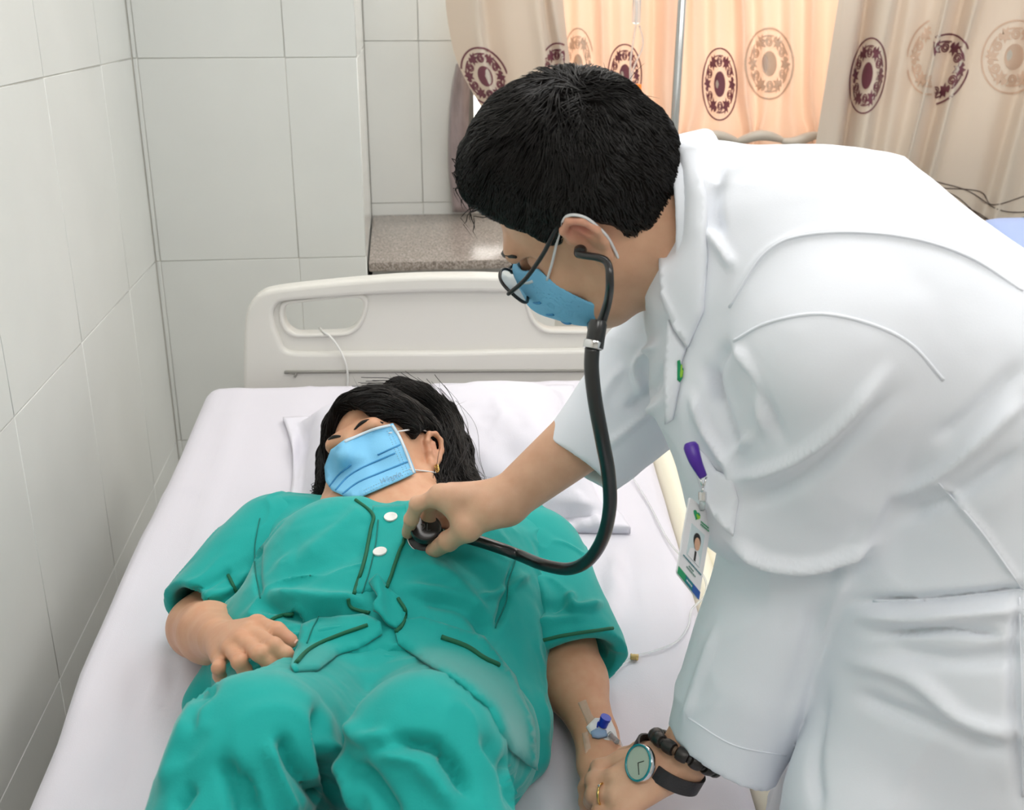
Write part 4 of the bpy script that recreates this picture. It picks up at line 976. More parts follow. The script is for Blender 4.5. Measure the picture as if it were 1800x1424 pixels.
# ================================================================== the doctor
M_SKIN2 = skin_mat('light tan skin', s2l(222, 178, 148), s2l(212, 164, 134))
M_COAT = mat('white coat cotton', s2l(236, 240, 248), .7, bump=.08, scale=900, sheen=.15, spec=.3)
M_BLACK = mat('black plastic', (.012, .012, .013), .3); M_RUBBER = mat('black rubber tubing', (.012, .012, .013), .28, spec=.6, coat=.2)
M_CHROME = mat('chrome', (.75, .75, .76), .12, metal=1.); M_GOLD = mat('gold', s2l(214, 180, 110), .2, metal=1.)
M_LOOP = mat('white elastic', (.8, .8, .82), .7); M_MASK = mat('light blue mask fleece', s2l(126, 196, 236), .8, bump=.15, scale=700); M_MASKW = mat('white mask fleece', s2l(214, 226, 234), .8, bump=.15, scale=700)
doc = thing('person', 'doctor in a white coat bending over the bed with a stethoscope', 'person')
DH = Head(W(1038, 358, 1.15), (-.665, .575, .475), (-.745, -.585, -.32), 1.0)
_y = math.radians(5); DH.F = nrm(DH.F*math.cos(_y)-DH.L*math.sin(_y)); DH.L = np.cross(DH.U, DH.F); DH.R = np.stack([DH.L, DH.F, DH.U])
latD = nrm(camvec((.22, .1, -1)))
N0, A_, B_, C_, D_ = W(1225, 415, 1.17), W(1425, 505, 1.16), W(1620, 665, 1.14), W(1735, 880, 1.14), W(1735, 1110, 1.14)
nsh, fsh = W(1465, 630, 1.02), W(1290, 490, 1.29)
nel, nwr = W(1405, 985, 1.19), M(1196, 1338, .105)
pc0, pn0 = hit(bvS, 748, 948); zc = float(proj(pc0)[2])
fel, fwr = W(1150, 668, zc-.02), W(888, 882, zc-.06)
B = DH.prims()
B += [DH.c((0, -.018, -.045), (0, -.03, -.075), .055, .056, .03), cone(DH.p(0, -.03, -.06), W(1190, 420, 1.17), .056, .06, .04), cone(W(1190, 420, 1.17), A_, .06, .09, .05)]
B += [cone(nsh, fsh, .06, .06, .06), cone(A_, B_, .1, .1, .06, sq=(latD, .7)), cone(B_, C_, .1, .1, .06, sq=(latD, .7)), cone(C_, D_, .1, .12, .06, sq=(latD, .75))]
B += [cone(nsh, nel, .055, .045, .03), cone(nel, nel*.6+nwr*.4, .044, .04, .03), cone(nel*.6+nwr*.4, nwr, .04, .0285, .02)]
B += [cone(fsh, fel, .055, .045, .03), cone(fel, fel*.65+fwr*.35, .046, .046, .03), cone(fel*.65+fwr*.35, fwr, .045, .0285, .02)]
def Z(L_): return [W(u, v, zc+dz) for u, v, dz in L_]
# right hand holding the chest piece
mcp = Z([(775, 872, -.075), (793, 868, -.052), (811, 870, -.03), (829, 877, -.012)])
for q, r in zip(mcp, (.0145, .0145, .014, .013)): B += [cone(fwr, q, .022, r, .014)]
dR = [[mcp[0]]+Z([(734, 886, -.062), (723, 913, -.04), (717, 937, -.008)]), [mcp[1]]+Z([(754, 884, -.035), (752, 906, -.016), (764, 921, -.012)]), [mcp[2]]+Z([(770, 886, -.012), (772, 908, .002), (783, 921, -.004)]), [mcp[3]]+Z([(790, 890, .005), (792, 908, .012), (801, 918, .004)])]
for f_, r in zip(dR, (.0102, .0102, .0098, .009)): B += finger(f_, r, r*.82)
dT = Z([(858, 900, -.075), (822, 929, -.076), (788, 951, -.054), (762, 968, -.018)]); B += finger(dT, .0165, .0105, .016); B += [cone(dT[1], mcp[0], .012, .010, .014), cone(fwr, dT[0], .024, .02, .012)]
# left hand closing over the patient's wrist
mL = Mh([(1090, 1338, .092), (1080, 1367, .094), (1080, 1398, .09), (1088, 1430, .082)])
for q, r in zip(mL, (.0125, .0125, .012, .011)): B += [cone(nwr, q, .026, r, .008)]
fL = [[mL[0]]+Mh([(1053, 1350, .085), (1044, 1362, .05), (1056, 1366, .03)]), [mL[1]]+Mh([(1044, 1372, .084), (1040, 1384, .05), (1052, 1392, .03)]), [mL[2]]+Mh([(1043, 1397, .08), (1040, 1408, .05), (1052, 1416, .03)]), [mL[3]]+Mh([(1052, 1430, .072), (1047, 1440, .045), (1057, 1448, .03)])]
for f_, r in zip(fL, (.0102, .0104, .01, .009)): B += finger(f_, r, r*.85, .003)
B += finger(Mh([(1165, 1330, .095), (1128, 1326, .082), (1100, 1334, .065), (1078, 1346, .055)]), .017, .011, .016)
al = np.array([DH.p(0, 0, .2), DH.p(0, .2, 0), fwr, nwr, mL[3], D_+latD*.2, D_-latD*.2, B_, W(720, 940, zc)])
V, Q = sdf_mesh(B, al.min(0)-.15, al.max(0)+.16, .0032, 22, 1)
dbody = mkq('body', V, Q, M_SKIN2, doc)
tint(dbody, V, [(f_[-1], .010, RED, .5) for f_ in dR+[dT]]+[(f_[1], .011, s2l(190, 130, 100), .45) for f_ in fL]+[(DH.p(.088, -.012, .016), (.018, .018, .018), s2l(214, 130, 116), .75), (DH.p(.082, -.005, -.01), .022, s2l(206, 140, 116), .4), (DH.p(0, .1, -.0655), (.02, .02, .012), LIP, .7)])
nail('fingernail', dT[-1], dT[-2], camvec((-.2, -.35, -1)), .0115, dbody, M_NAIL)
br = [DH.p(x, y, z) for x, y, z in ((.012, .098, .024), (.026, .0985, .031), (.04, .091, .032), (.054, .078, .027))]; tube('eyebrow', br, [.003, .004, .0036, .0015], M_HAIR, dbody, sm=4, sides=6)
br = [DH.p(-x, y, z) for x, y, z in ((.012, .098, .024), (.026, .0985, .031), (.04, .091, .032), (.054, .078, .027))]; tube('eyebrow', br, [.003, .004, .0036, .0015], M_HAIR, dbody, sm=4, sides=6)

# ------------------------------------------------------------------ coat
def capped(a, b, ra, rb, p0, n, k, sq=None):
    c_ = cone(a, b, ra, rb, sq=sq); n = nrm(n); return Prim(lambda P: np.maximum(c_.fn(P), (P-p0)@n), k)
K = [capped(N0, A_, .1, .134, W(1196, 400, 1.17), camvec((-1, -.1, 0)), .03, (latD, .76)), cone(A_, B_, .134, .137, .06, sq=(latD, .72)), cone(B_, C_, .137, .134, .06, sq=(latD, .74)), cone(C_, D_, .132, .152, .06, sq=(latD, .8)),
     cone(nsh, fsh, .078, .075, .07),
     cone(W(1248, 520, 1.13), W(1258, 700, 1.13), .048, .045, .07), cone(W(1258, 700, 1.13), W(1320, 880, 1.13), .045, .05, .06), cone(W(1320, 880, 1.13), W(1560, 960, 1.13), .05, .06, .07),
     cone(W(1225, 520, 1.24), W(1250, 740, 1.24), .035, .035, .06)]
K += [cone(D_, np.array([D_[0]-.03, D_[1], .5]), .15, .19, .04, sq=(latD, .85)), cone(W(1600, 1090, 1.12), W(1500, 1420, 1.12), .055, .055, .06), cone(W(1500, 1420, 1.12), np.array(W(1500, 1420, 1.12))*[1, 1, 0]+[0, 0, .5], .055, .055, .05), halfspace((0, 0, .5), (0, 0, -1)), cone(DH.p(0, -.03, -.06), W(1215, 420, 1.17), .058, .075, .01, 's')]
ncf = W(1270, 1322, 1.235); d = nrm(ncf-nel); ea, eb = W(1188, 1283, 1.235), W(1372, 1370, 1.235); ed = nrm(eb-ea); cn = nrm(d-ed*np.dot(d, ed))
fcf = W(1013, 817, zc-.045); d2 = nrm(fcf-fel); ea, eb = W(960, 780, zc-.045), W(1066, 857, zc-.045); ed = nrm(eb-ea); cf_ = nrm(d2-ed*np.dot(d2, ed))
K += [cone(nsh, nel, .092, .088, .022), capped(nel, ncf+d*.06, .089, .06, ncf, cn, .012), cone(ncf-d*.1, ncf+d*.08, .042, .0575, .003, 's'),
      cone(fsh, fel, .085, .08, .022), capped(fel, fcf+d2*.04, .081, .049, fcf, cf_, .012), cone(fcf-d2*.08, fcf+d2*.06, .036, .045, .003, 's')]
al = np.array([N0, B_, D_+latD*.25, D_-latD*.25, W(1180, 700, 1.13), W(1500, 1420, 1.12), (D_[0]+.12, D_[1], .5), nsh, nel, ncf+d*.05, fsh, fel, fcf+d2*.05])
V, Q = sdf_mesh(K, np.minimum(al.min(0)-.15, (9, 9, .44)), al.max(0)+.17, .0042, 20, 2)
N_ = vnormals(V, Q); V += N_*(.004*fnoise(V*6+1, 2)+.0008*fnoise(V*30, 2)+.0028*ridge(V*np.array([5.5, 5.5, 7.5])+3))[:, None]
V = folds(V, Q, [([(1275, 540), (1350, 440), (1450, 408), (1600, 418), (1700, 450), (1800, 515)], 7, .0025), ([(1270, 290), (1255, 360), (1265, 420)], 14, -.008), ([(1240, 400), (1270, 440), (1290, 470)], 10, .006), ([(1250, 330), (1290, 300), (1330, 280)], 12, .005),
    ([(1560, 870), (1640, 840), (1740, 760), (1800, 700)], 16, .007), ([(1580, 910), (1680, 870), (1800, 790)], 16, -.006), ([(1640, 780), (1720, 720), (1800, 640)], 18, -.005), ([(1640, 835), (1720, 925), (1800, 1035)], 7, .003),
    ([(1500, 1056), (1620, 1052), (1720, 1044), (1810, 1034)], 9, -.010), ([(1500, 1085), (1620, 1088), (1720, 1080), (1810, 1070)], 14, .008), ([(1530, 1115), (1660, 1108), (1760, 1115)], 9, -.008), ([(1480, 1160), (1600, 1190), (1700, 1270), (1800, 1290)], 18, .007), ([(1500, 1220), (1600, 1260), (1800, 1330)], 18, -.007), ([(1560, 1140), (1680, 1160), (1800, 1150)], 18, -.006),
    ([(1240, 640), (1270, 720), (1300, 800)], 10, -.007), ([(1215, 690), (1240, 760), (1290, 830)], 10, .006), ([(1280, 600), (1255, 660), (1260, 720)], 12, -.006), ([(1330, 760), (1290, 800), (1280, 860)], 10, .004), ([(1790, 1040), (1780, 1200), (1795, 1424)], 12, -.006), ([(1450, 1200), (1430, 1330), (1440, 1424)], 14, -.007),
    ([(1285, 845), (1380, 815), (1470, 750), (1560, 650)], 13, .009), ([(1300, 885), (1400, 850), (1500, 770), (1590, 680)], 16, -.006), ([(1278, 948), (1350, 985), (1440, 990), (1540, 950)], 11, .010), ([(1280, 985), (1360, 1020), (1450, 1020), (1530, 985)], 16, -.009), ([(1260, 1100), (1225, 1200), (1200, 1275)], 9, .004), ([(1300, 640), (1340, 700), (1380, 780)], 12, -.004), ([(1290, 600), (1330, 680), (1345, 770)], 10, .005), ([(1590, 790), (1500, 980), (1420, 1180), (1380, 1300)], 14, .004), ([(1440, 1060), (1420, 1160), (1390, 1250)], 18, -.004),
    ([(1160, 600), (1120, 640), (1130, 700)], 9, .006), ([(1175, 640), (1140, 690), (1100, 720)], 10, -.006), ([(1100, 640), (1060, 700), (1050, 760)], 12, .004), ([(1170, 700), (1110, 750), (1060, 790)], 9, .005)])
coat = mkq('white_coat', V, Q, M_COAT, doc); slN = slF = coat
bvC = bvh_of(coat)
def seam(pl, bv_=None, r=.0011, par=None, off=.0002, m=None): 
    P = trace(bv_ or bvC, pl, off)
    if len(P) > 2: return tube('seam', P, r, m or M_COAT, par or coat, sides=5)
seam([(1290, 600), (1350, 568), (1440, 552), (1530, 570), (1600, 605), (1658, 668)], r=.0017); seam([(1282, 540), (1350, 440), (1440, 410), (1580, 415), (1700, 450), (1798, 512)], r=.0014)
seam([(1640, 838), (1720, 928), (1798, 1036)]); seam([(1535, 1057), (1640, 1054), (1720, 1046), (1798, 1036)], r=.0016); seam([(1792, 1050), (1796, 1200), (1798, 1400)])
seam([(1210, 1262), (1290, 1310), (1382, 1328)], par=slN)
# standing collar around the neck and the lapel
c0, c1 = W(1160, 402, 1.17), W(1240, 418, 1.17); dx = nrm(camvec((1, -.03, 0))); up_ = nrm(camvec((0, -1, 0)))
V, Q = sdf_mesh([cone(c0-dx*.05, c1+dx*.05, .086, .128, .01, sq=(latD, .96)), halfspace(c0, -dx, .004), halfspace(c1+dx*.005, dx, .01), cone(c0-dx*.08, c1+dx*.08, .077, .122, .004, 's', (latD, .96)), halfspace(W(1195, 590, 1.17), camvec((-.25, 1, 0)), .01)], np.minimum(c0, c1)-.2, np.maximum(c0, c1)+.2, .0032, 22, 2)
V = folds(V, Q, [([(1230, 260), (1222, 400), (1228, 520)], 7, .003)])
col_ = mkq('collar', V, Q, M_COAT, doc)
bvC2 = bvh_of(coat, col_)
patch('collar_leaf', bvC2, [(1169, 300), (1200, 262), (1232, 262), (1243, 340), (1247, 450), (1242, 545), (1214, 610), (1190, 575), (1170, 520), (1166, 420)], .007, .004, M_COAT, doc, 9, sm=8)
patch('lapel', bvC2, [(1184, 560), (1214, 606), (1204, 640), (1203, 670), (1190, 735), (1179, 742), (1177, 700), (1178, 620)], .009, .004, M_COAT, doc, 8, sm=8)
pk = patch('chest_pocket', bvC, [(1222, 778), (1246, 800), (1262, 826), (1292, 838), (1300, 880), (1290, 940), (1262, 915), (1238, 870), (1224, 820)], .005, .003, M_COAT, coat, 8, sm=12)

# ------------------------------------------------------------------ hair
wh = camvec((-.05, -.62, -.78)); whl = nrm(DH.R@wh)
def line_z(x, y):
    """height of the hairline on the head"""
    if y > .055: return .083-(abs(x)/.07)**2*.03
    if y > .028: return .018 if abs(x) > .05 else .06
    if y > .008: return -.002
    if y > -.022: return .035
    if y > -.05: return .0
    return -.052
hc = [DH.e((0, -.012, .036), (.076+.010, .096+.009, .088+.018), .03), DH.e((0, -.03, .012), (.071+.007, .078+.004, .075+.005), .03), DH.e((0, .015, .09), (.06, .062, .045), .03),
      halfspace(DH.p(0, .021, 0), DH.F-.52*DH.U, .012), DH.e((.1, .0, -.022), (.05, .04, .048), .01, 's'), DH.e((-.1, .0, -.022), (.05, .04, .048), .01, 's'), DH.c((0, -.02, -.11), (0, .06, -.13), .072, .09, .012, 's'), DH.c((.03, -.05, -.085), (-.03, -.05, -.085), .045, .045, .01, 's')]
lo = DH.C-.2; V, Q = sdf_mesh(hc, lo, DH.C+.2, .0026, 22, 1)
N_ = vnormals(V, Q); V += N_*(.0022*fnoise(V*55, 3))[:, None]
dhair = mkq('hair', V, Q, M_SCALP, doc)
lines = []; hcen = DH.p(0, -.012, .036)
def dflow(p, n):
    q = DH.loc(p); fr = max(0., min(1, q[1]/.06))
    return nrm(p-hcen)-wh/np.linalg.norm(wh)*1.1+DH.F*.35*fr+DH.U*-.25*fr
def dlen(p): q = DH.loc(p); return .012+.03*max(0, min(1, (q[2]-.03)/.07))
def dlift(p): q = DH.loc(p); return .0015+.009*max(0, min(1, (q[2]-.04)/.07))
comb(V, Q, 13000, dflow, dlen, dlift, lines, .0006, 6, .55)
for _ in range(160):                                      # longer fringe tufts over the forehead and crown
    x = rng.uniform(-.06, .065); y = .045+rng.uniform(-.025, .015); z = .036+.102*math.sqrt(max(.02, 1-(x/.092)**2-((y+.012)/.118)**2)); P = []
    sx = rng.normal()*.25
    for k in range(7):
        t = k/6; P.append(DH.p(x+sx*.03*t, y+.034*t*(1-.25*t), z+.012*math.sin(t*2.6)-.012*t*t+.004*rng.normal()*t))
    lines.append((np.array(P), .0006))
for _ in range(60):
    u = rng.uniform(850, 1110); b0 = camvec(((u-985)/190, -math.sqrt(max(0, 1-((u-985)/192)**2)), rng.uniform(-.2, .3))); p = DH.p(0, -.012, .036)+nrm(b0)*.105; q = camvec(rng.normal(size=3)*.5+np.array([.3, -.25, 0])); c = camvec(rng.normal(size=3)*.4+np.array([.2, .35, 0]))
    t = np.linspace(0, 1, 7)[:, None]; lg = rng.uniform(.008, .018); lines.append((p+q*t*lg+c*t*t*lg, .0003))
strands_mesh('hair_strands', lines, .0005, M_HAIR, dhair)
# ================================================================== worn and held things
bvP = bvh_of(body); bvD = bvh_of(dbody)
def text_on(name, txt, bv_, o, e1, e2, m, parent, off=.001):
    """lettering laid on a surface: o pixel of the lower left corner, e1/e2 pixel vectors of one letter height"""
    cu = bpy.data.curves.new(name, 'FONT'); cu.body = txt; cu.size = 1; cu.shear = .25; cu.resolution_u = 3
    t = bpy.data.objects.new(name, cu); COL.objects.link(t); dg = bpy.context.evaluated_depsgraph_get(); me = bpy.data.meshes.new_from_object(t.evaluated_get(dg)); bpy.data.objects.remove(t); me.materials.clear()
    zl = None; Pq = [np.array(o)+np.array(e1)*v.co.x+np.array(e2)*v.co.y for v in me.vertices]; Hq = [hit(bv_, q[0], q[1], off)[0] for q in Pq]
    zs = [float(proj(h)[2]) for h in Hq if h is not None]; zl = min(zs) if zs else 1.5
    for v, q, h in zip(me.vertices, Pq, Hq): v.co = Vector(h if h is not None else W(q[0], q[1], zl))
    return link(name, me, m, parent)
# ------------------------------------------------------------------ patient's mask
pm = thing('face_mask', "light blue pleated surgical mask on the lying patient's face", 'face mask')
mk1 = patch('mask_panel', bvP, [(574, 822), (584, 790), (606, 776), (632, 764), (662, 752), (689, 746), (702, 768), (716, 800), (729, 834), (700, 848), (664, 864), (631, 878), (606, 874), (586, 864), (576, 848)], .004, .002, M_MASK, pm, 7, sm=14, clear=.004)
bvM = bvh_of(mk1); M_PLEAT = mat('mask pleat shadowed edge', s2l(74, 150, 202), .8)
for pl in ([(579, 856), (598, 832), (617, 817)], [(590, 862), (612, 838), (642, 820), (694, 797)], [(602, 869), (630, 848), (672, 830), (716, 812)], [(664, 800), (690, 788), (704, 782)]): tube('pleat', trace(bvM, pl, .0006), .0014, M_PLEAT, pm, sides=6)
for pl in ([(689, 748), (703, 770), (716, 802), (727, 832)], [(729, 834), (700, 848), (664, 864), (631, 877)], [(686, 748), (660, 754), (632, 765), (606, 777)]): tube('edge_binding', trace(bvM, pl, .0004), .0022, M_MASKW, pm, sides=6, flat=(nrm(camvec((0, 0, 1))), .5))
M_EMB = mat('embossed stitch', s2l(180, 220, 240), .8)
mb = MB()
for a, b_ in (((686, 756), (716, 828)), ((681, 758), (710, 830)), ((640, 868), (722, 830)), ((640, 862), (718, 826))):
    for t in np.arange(0, 1, .055):
        q = np.array(a)+(np.array(b_)-np.array(a))*t; h, n = hit(bvM, q[0], q[1], .0006)
        if h is not None: V_, F_ = lathe_vf([(0, 0), (.0009, .0), (.0006, .0005), (0, .0006)], h, n, 6); mb.add(V_, F_)
mb.build('stitch_dots', M_EMB, pm)
text_on('lettering', 'Winpio', bvM, (668, 853), (12.5, -5.4), (-4.2, -12.5), mat('grey mask print', s2l(120, 160, 190), .8), pm)
tube('ear_loop', [hit(bvM, 684, 762, .001)[0], PH.p(.078, .035, .022), PH.p(.083, .008, .03), PH.p(.084, -.012, .032)], .0013, M_LOOP, pm, sm=6, sides=6)
tube('ear_loop', [hit(bvM, 720, 826, .001)[0], PH.p(.079, .012, -.045), PH.p(.0815, -.002, -.042), PH.p(.079, -.014, -.032)], .0013, M_LOOP, pm, sm=6, sides=6)
er = thing('earring', "small gold earring on the patient's ear", 'earring'); ec = PH.p(.0875, .002, -.036)
for k in range(3): a_ = ec-PH.U*.003*k; V_, F_ = tube_vf(np.array([a_+PH.L*.0028*math.cos(t)+PH.U*.0034*math.sin(t) for t in np.linspace(0, 6.2832, 15)[:-1]]), .0011, 6, True); mk('gold_loop', V_, F_, M_GOLD, er)
# ------------------------------------------------------------------ doctor's mask
dm = thing('face_mask', "light blue surgical mask on the bending doctor's face", 'face mask')
X = DH.prims()[:14]
sh = [ell(DH.p(0, .046, -.043), np.array([.072, .082, .079])*DH.s, DH.R), DH.c((0, .1, -.01), (0, .118, -.04), .018, .02, .03), DH.e((0, .03, -.043), (.052, .048, .2), .004, 's'), halfspace(DH.p(0, .066, -.012), -(DH.F-.3*DH.U), .003), halfspace(DH.p(0, 0, -.004), DH.U*.95+DH.F*-.1, .003), halfspace(DH.p(0, 0, -.108), -DH.U, .003),
      ell(DH.p(0, .046, -.043), np.array([.0695, .0795, .0765])*DH.s, DH.R, .002, 's'), DH.c((0, .1, -.01), (0, .118, -.04), .0155, .0175, .01, 's')]
V, Q = sdf_mesh(sh, DH.C-.18, DH.C+.18, .0016, 24, 1); mp_ = mkq('mask_panel', V, Q, M_MASK, dm)
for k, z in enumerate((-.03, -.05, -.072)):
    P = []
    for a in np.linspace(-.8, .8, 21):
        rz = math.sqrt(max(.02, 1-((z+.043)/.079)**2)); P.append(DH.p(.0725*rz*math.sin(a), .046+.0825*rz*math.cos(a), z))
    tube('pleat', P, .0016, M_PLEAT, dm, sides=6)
for z in (-.006, -.1065):
    P = []
    for a in np.linspace(-.95, .95, 25):
        rz = math.sqrt(max(.02, 1-((z+.043)/.079)**2)); P.append(DH.p(.0715*rz*math.sin(a), .046+.0815*rz*math.cos(a), z))
    tube('edge_binding', P, .0018, M_MASKW, dm, sides=6)
for sx in (1, -1):
    a0, b0 = DH.p(sx*.062, .07, -.012), DH.p(sx*.05, .046, -.098)
    tube('ear_loop', [a0, DH.p(sx*.071, .045, .002), DH.p(sx*.081, .012, .022), DH.p(sx*.09, -.012, .0335), DH.p(sx*.094, -.026, .024), DH.p(sx*.089, -.0265, .004), DH.p(sx*.082, -.02, -.02), DH.p(sx*.068, .004, -.06), b0], .0016, M_LOOP, dm, sm=6, sides=6)
# ------------------------------------------------------------------ eyeglasses
gl = thing('eyeglasses', "black-rimmed eyeglasses worn by the doctor", 'eyeglasses'); M_LENS = mat('clear lens', (.92, .96, .97), .02, trans=.9, ior=1.45)
for sx in (1, -1):
    c = np.array([sx*.035, .121, -.001]); P = []; V_ = []
    for t in np.linspace(0, 2*math.pi, 41)[:-1]:
        cx_, cz_ = math.copysign(abs(math.cos(t))**.75, math.cos(t))*.027, math.copysign(abs(math.sin(t))**.8, math.sin(t))*.0205
        P.append(DH.p(c[0]+cx_, c[1]-.010*(abs(c[0]+cx_)/.06)**2, c[2]+cz_))
    P = np.array(P); V2, F2 = tube_vf(P, .0019, 8, True); mk('rim', V2, F2, M_BLACK, gl)
    cc = P.mean(0)+DH.F*.002; n = len(P); V3 = np.concatenate([P+DH.F*.0006, [cc+DH.F*.0006], P-DH.F*.0006, [cc-DH.F*.0006]]); F3 = [(i, (i+1) % n, n) for i in range(n)]+[(n+1+(i+1) % n, n+1+i, 2*n+1) for i in range(n)]
    mk('lens', V3, F3, M_LENS, gl)
    hx = DH.p(sx*.066, .109, .006)
    tube('temple_arm', [DH.p(sx*.0615, .113, .005), hx, DH.p(sx*.0725, .08, .008), DH.p(sx*.081, .04, .018), DH.p(sx*.0845, .006, .03), DH.p(sx*.085, -.012, .032), DH.p(sx*.083, -.027, .018), DH.p(sx*.08, -.034, -.002)], [.002, .0024, .0024, .0024, .0026, .0028, .0026, .0022], M_BLACK, gl, sm=6, sides=8)
tube('bridge', [DH.p(-.009, .122, .004), DH.p(0, .125, .007), DH.p(.009, .122, .004)], .0017, M_BLACK, gl, sm=5)
# ------------------------------------------------------------------ stethoscope
stt = thing('stethoscope', "black stethoscope running from the doctor's ears to the patient's chest", 'stethoscope')
ax_ = nrm(pn0+camvec((-.05, -.25, -.75))); pcb = pc0+pn0*.004
lathe('diaphragm', [(0, -.003), (.0225, -.003), (.0235, -.001), (.0235, .003), (.021, .005), (.009, .007), (.008, .010), (0, .010)], pcb, ax_, M_BLACK, stt, 32)
V_, F_ = tube_vf(np.array([pcb+ax_*.003+nrm(np.cross(ax_, [1, 0, .2]))*.0235*math.cos(t)+np.cross(ax_, nrm(np.cross(ax_, [1, 0, .2])))*.0235*math.sin(t) for t in np.linspace(0, 6.2832, 33)[:-1]]), .0011, 6, True); mk('chrome_ring', V_, F_, M_CHROME, stt)
bell = lathe('bell_cap', [(0, .002), (.012, .002), (.016, .008), (.0195, .010), (.02, .017), (.0185, .0195), (.0175, .0193), (.0165, .0183), (0, .0183)], pcb+ax_*.010, ax_, M_RUBBER, stt, 36)
ea_ = nrm(np.cross(ax_, camvec((0, 1, 0)))); ea_ = ea_ if np.dot(ea_, camvec((1, 0, 0))) > 0 else -ea_; eb_ = np.cross(ax_, ea_); M_MARK = mat('grey embossing', s2l(96, 96, 98), .4)
for pl in ([(-.006, .004), (-.002, .005), (-.001, .001), (-.005, -.004), (-.001, -.005)], [(.002, .005), (.0015, -.0045), (.006, -.004)]): tube('embossed_mark', [pcb+ax_*.0286+ea_*x+eb_*y for x, y in pl], .0006, M_MARK, bell, sides=5)
tube('stem', [pcb+ax_*.008, pcb+ax_*.009+camvec((.018, .004, -.002))], .0045, M_CHROME, stt)
pts = [pcb+ax_*.009+camvec((.016, .004, -.002))]
for u, v in ((800, 942), (840, 951), (880, 964), (915, 977)):
    h, n = hit(bvS, u, v+8, .011); pts.append(W(u, v, min(float(proj(h)[2]), zc-.01)) if h is not None else W(u, v, zc-.03))
pts += [W(955, 993, zc-.06), W(1000, 1000, zc-.1), W(1035, 984, zc-.14), W(1060, 945, zc-.18), W(1072, 890, zc-.22), W(1069, 830, zc-.25), W(1058, 770, zc-.275), W(1046, 705, zc-.29), W(1040, 650, zc-.3), W(1041, 612, zc-.305)]
tube('tubing', pts, .0077, M_RUBBER, stt, sm=8, sides=14)
yk = W(1043, 606, zc-.305); lathe('yoke', [(.0075, -.012), (.0095, -.01), (.0095, .014), (.008, .018)], W(1047, 594, zc-.305), camvec((.15, -1, 0)), M_RUBBER, stt, 18)
lathe('yoke_band', [(.0098, -.004), (.0102, -.003), (.0102, .003), (.0098, .004)], W(1043, 606, zc-.305), camvec((.2, -1, 0)), M_CHROME, stt, 18)
zE = float(proj(DH.p(.087, .004, -.002))[2]); earL, earR = DH.p(.087, .004, -.002), DH.p(-.087, .004, -.002)
for e_, mids in ((earL, [W(1056, 570, 1.115), W(1068, 532, 1.095), W(1072, 494, zE-.022), W(1064, 458, zE-.02)]), (earR, [W(1040, 575, 1.17), W(1038, 545, 1.24), W(1030, 520, 1.28), W(1000, 480, 1.29)])):
    tube('ear_tube', [W(1047, 592, zc-.305)]+mids+[e_+(DH.L if e_ is earL else -DH.L)*.012, e_], [.0055, .0052, .0046, .0042, .004, .0038, .0036], M_RUBBER, stt, sm=7, sides=10)
    lathe('ear_tip', [(.003, -.002), (.0062, 0), (.0066, .006), (.004, .010), (.0, .011)], e_+(DH.L if e_ is earL else -DH.L)*.010, -(DH.L if e_ is earL else -DH.L), M_BLACK, stt, 14)
# ------------------------------------------------------------------ name badge on the pocket
bd = thing('name_badge', "white name badge with a photo hanging from a purple clip on the doctor's pocket", 'name badge'); M_CARD = mat('white badge card', (.82, .82, .85), .3); M_PURP = mat('purple plastic', s2l(74, 32, 150), .35)
h, n = hit(bvC, 1238, 850); zb_ = float(proj(h)[2])-.012 if h is not None else 1.08
TL, TR, BR_, BL = W(1213, 874, zb_-.01), W(1253, 906, zb_+.026), W(1228, 1056, zb_+.026), W(1190, 1008, zb_-.01)
nb_ = nrm(np.cross(TR-TL, BL-TL)); nb_ = nb_ if np.dot(nb_, CAMP-TL) > 0 else -nb_
def cardp(x, y, o=0.): return TL*(1-x)*(1-y)+TR*x*(1-y)+BR_*x*y+BL*(1-x)*y+nb_*o
def cardrect(name, x0, y0, x1, y1, o, m, th=.0006, poly=None):
    pl = poly or [(x0, y0), (x1, y0), (x1, y1), (x0, y1)]; n = len(pl); V = [cardp(x, y, o) for x, y in pl]+[cardp(x, y, o-th) for x, y in pl]
    return mk(name, V, [tuple(range(n)), tuple(range(2*n-1, n-1, -1))]+[(i, i+n, (i+1) % n+n, (i+1) % n) for i in range(n)], m, bd, False)
rc = [(.06, .0), (.94, .0), (.985, .012), (1, .035), (1, .965), (.985, .988), (.94, 1), (.06, 1), (.015, .988), (0, .965), (0, .035), (.015, .012)]
cardrect('card', 0, 0, 0, 0, 0, M_CARD, .0018, rc)
M_GRN = mat('green print', s2l(16, 150, 96), .5); M_TEAL = mat('teal print', s2l(10, 120, 130), .5); M_NAVY = mat('blue print', s2l(28, 84, 168), .5); M_LIME = mat('lime print', s2l(150, 205, 60), .5); M_PHO = mat('photo backing', s2l(206, 222, 226), .5); M_TXT = mat('grey green print', s2l(110, 150, 140), .6)
for k, mm in enumerate((M_GRN, M_TEAL, M_NAVY)): cardrect('colour_band', k/3+.005, .9, (k+1)/3-.005, .992, .0006, mm)
heart = lambda cx_, cy_, s, a=1.: [(cx_+s*a*16*math.sin(t)**3/16, cy_-s*(13*math.cos(t)-5*math.cos(2*t)-2*math.cos(3*t)-math.cos(4*t))/16*.42) for t in np.linspace(0, 6.2832, 25)[:-1]]
cardrect('logo', 0, 0, 0, 0, .0006, M_GRN, .0006, heart(.36, .14, .14)); cardrect('logo_leaf', 0, 0, 0, 0, .001, M_LIME, .0004, heart(.41, .15, .08))
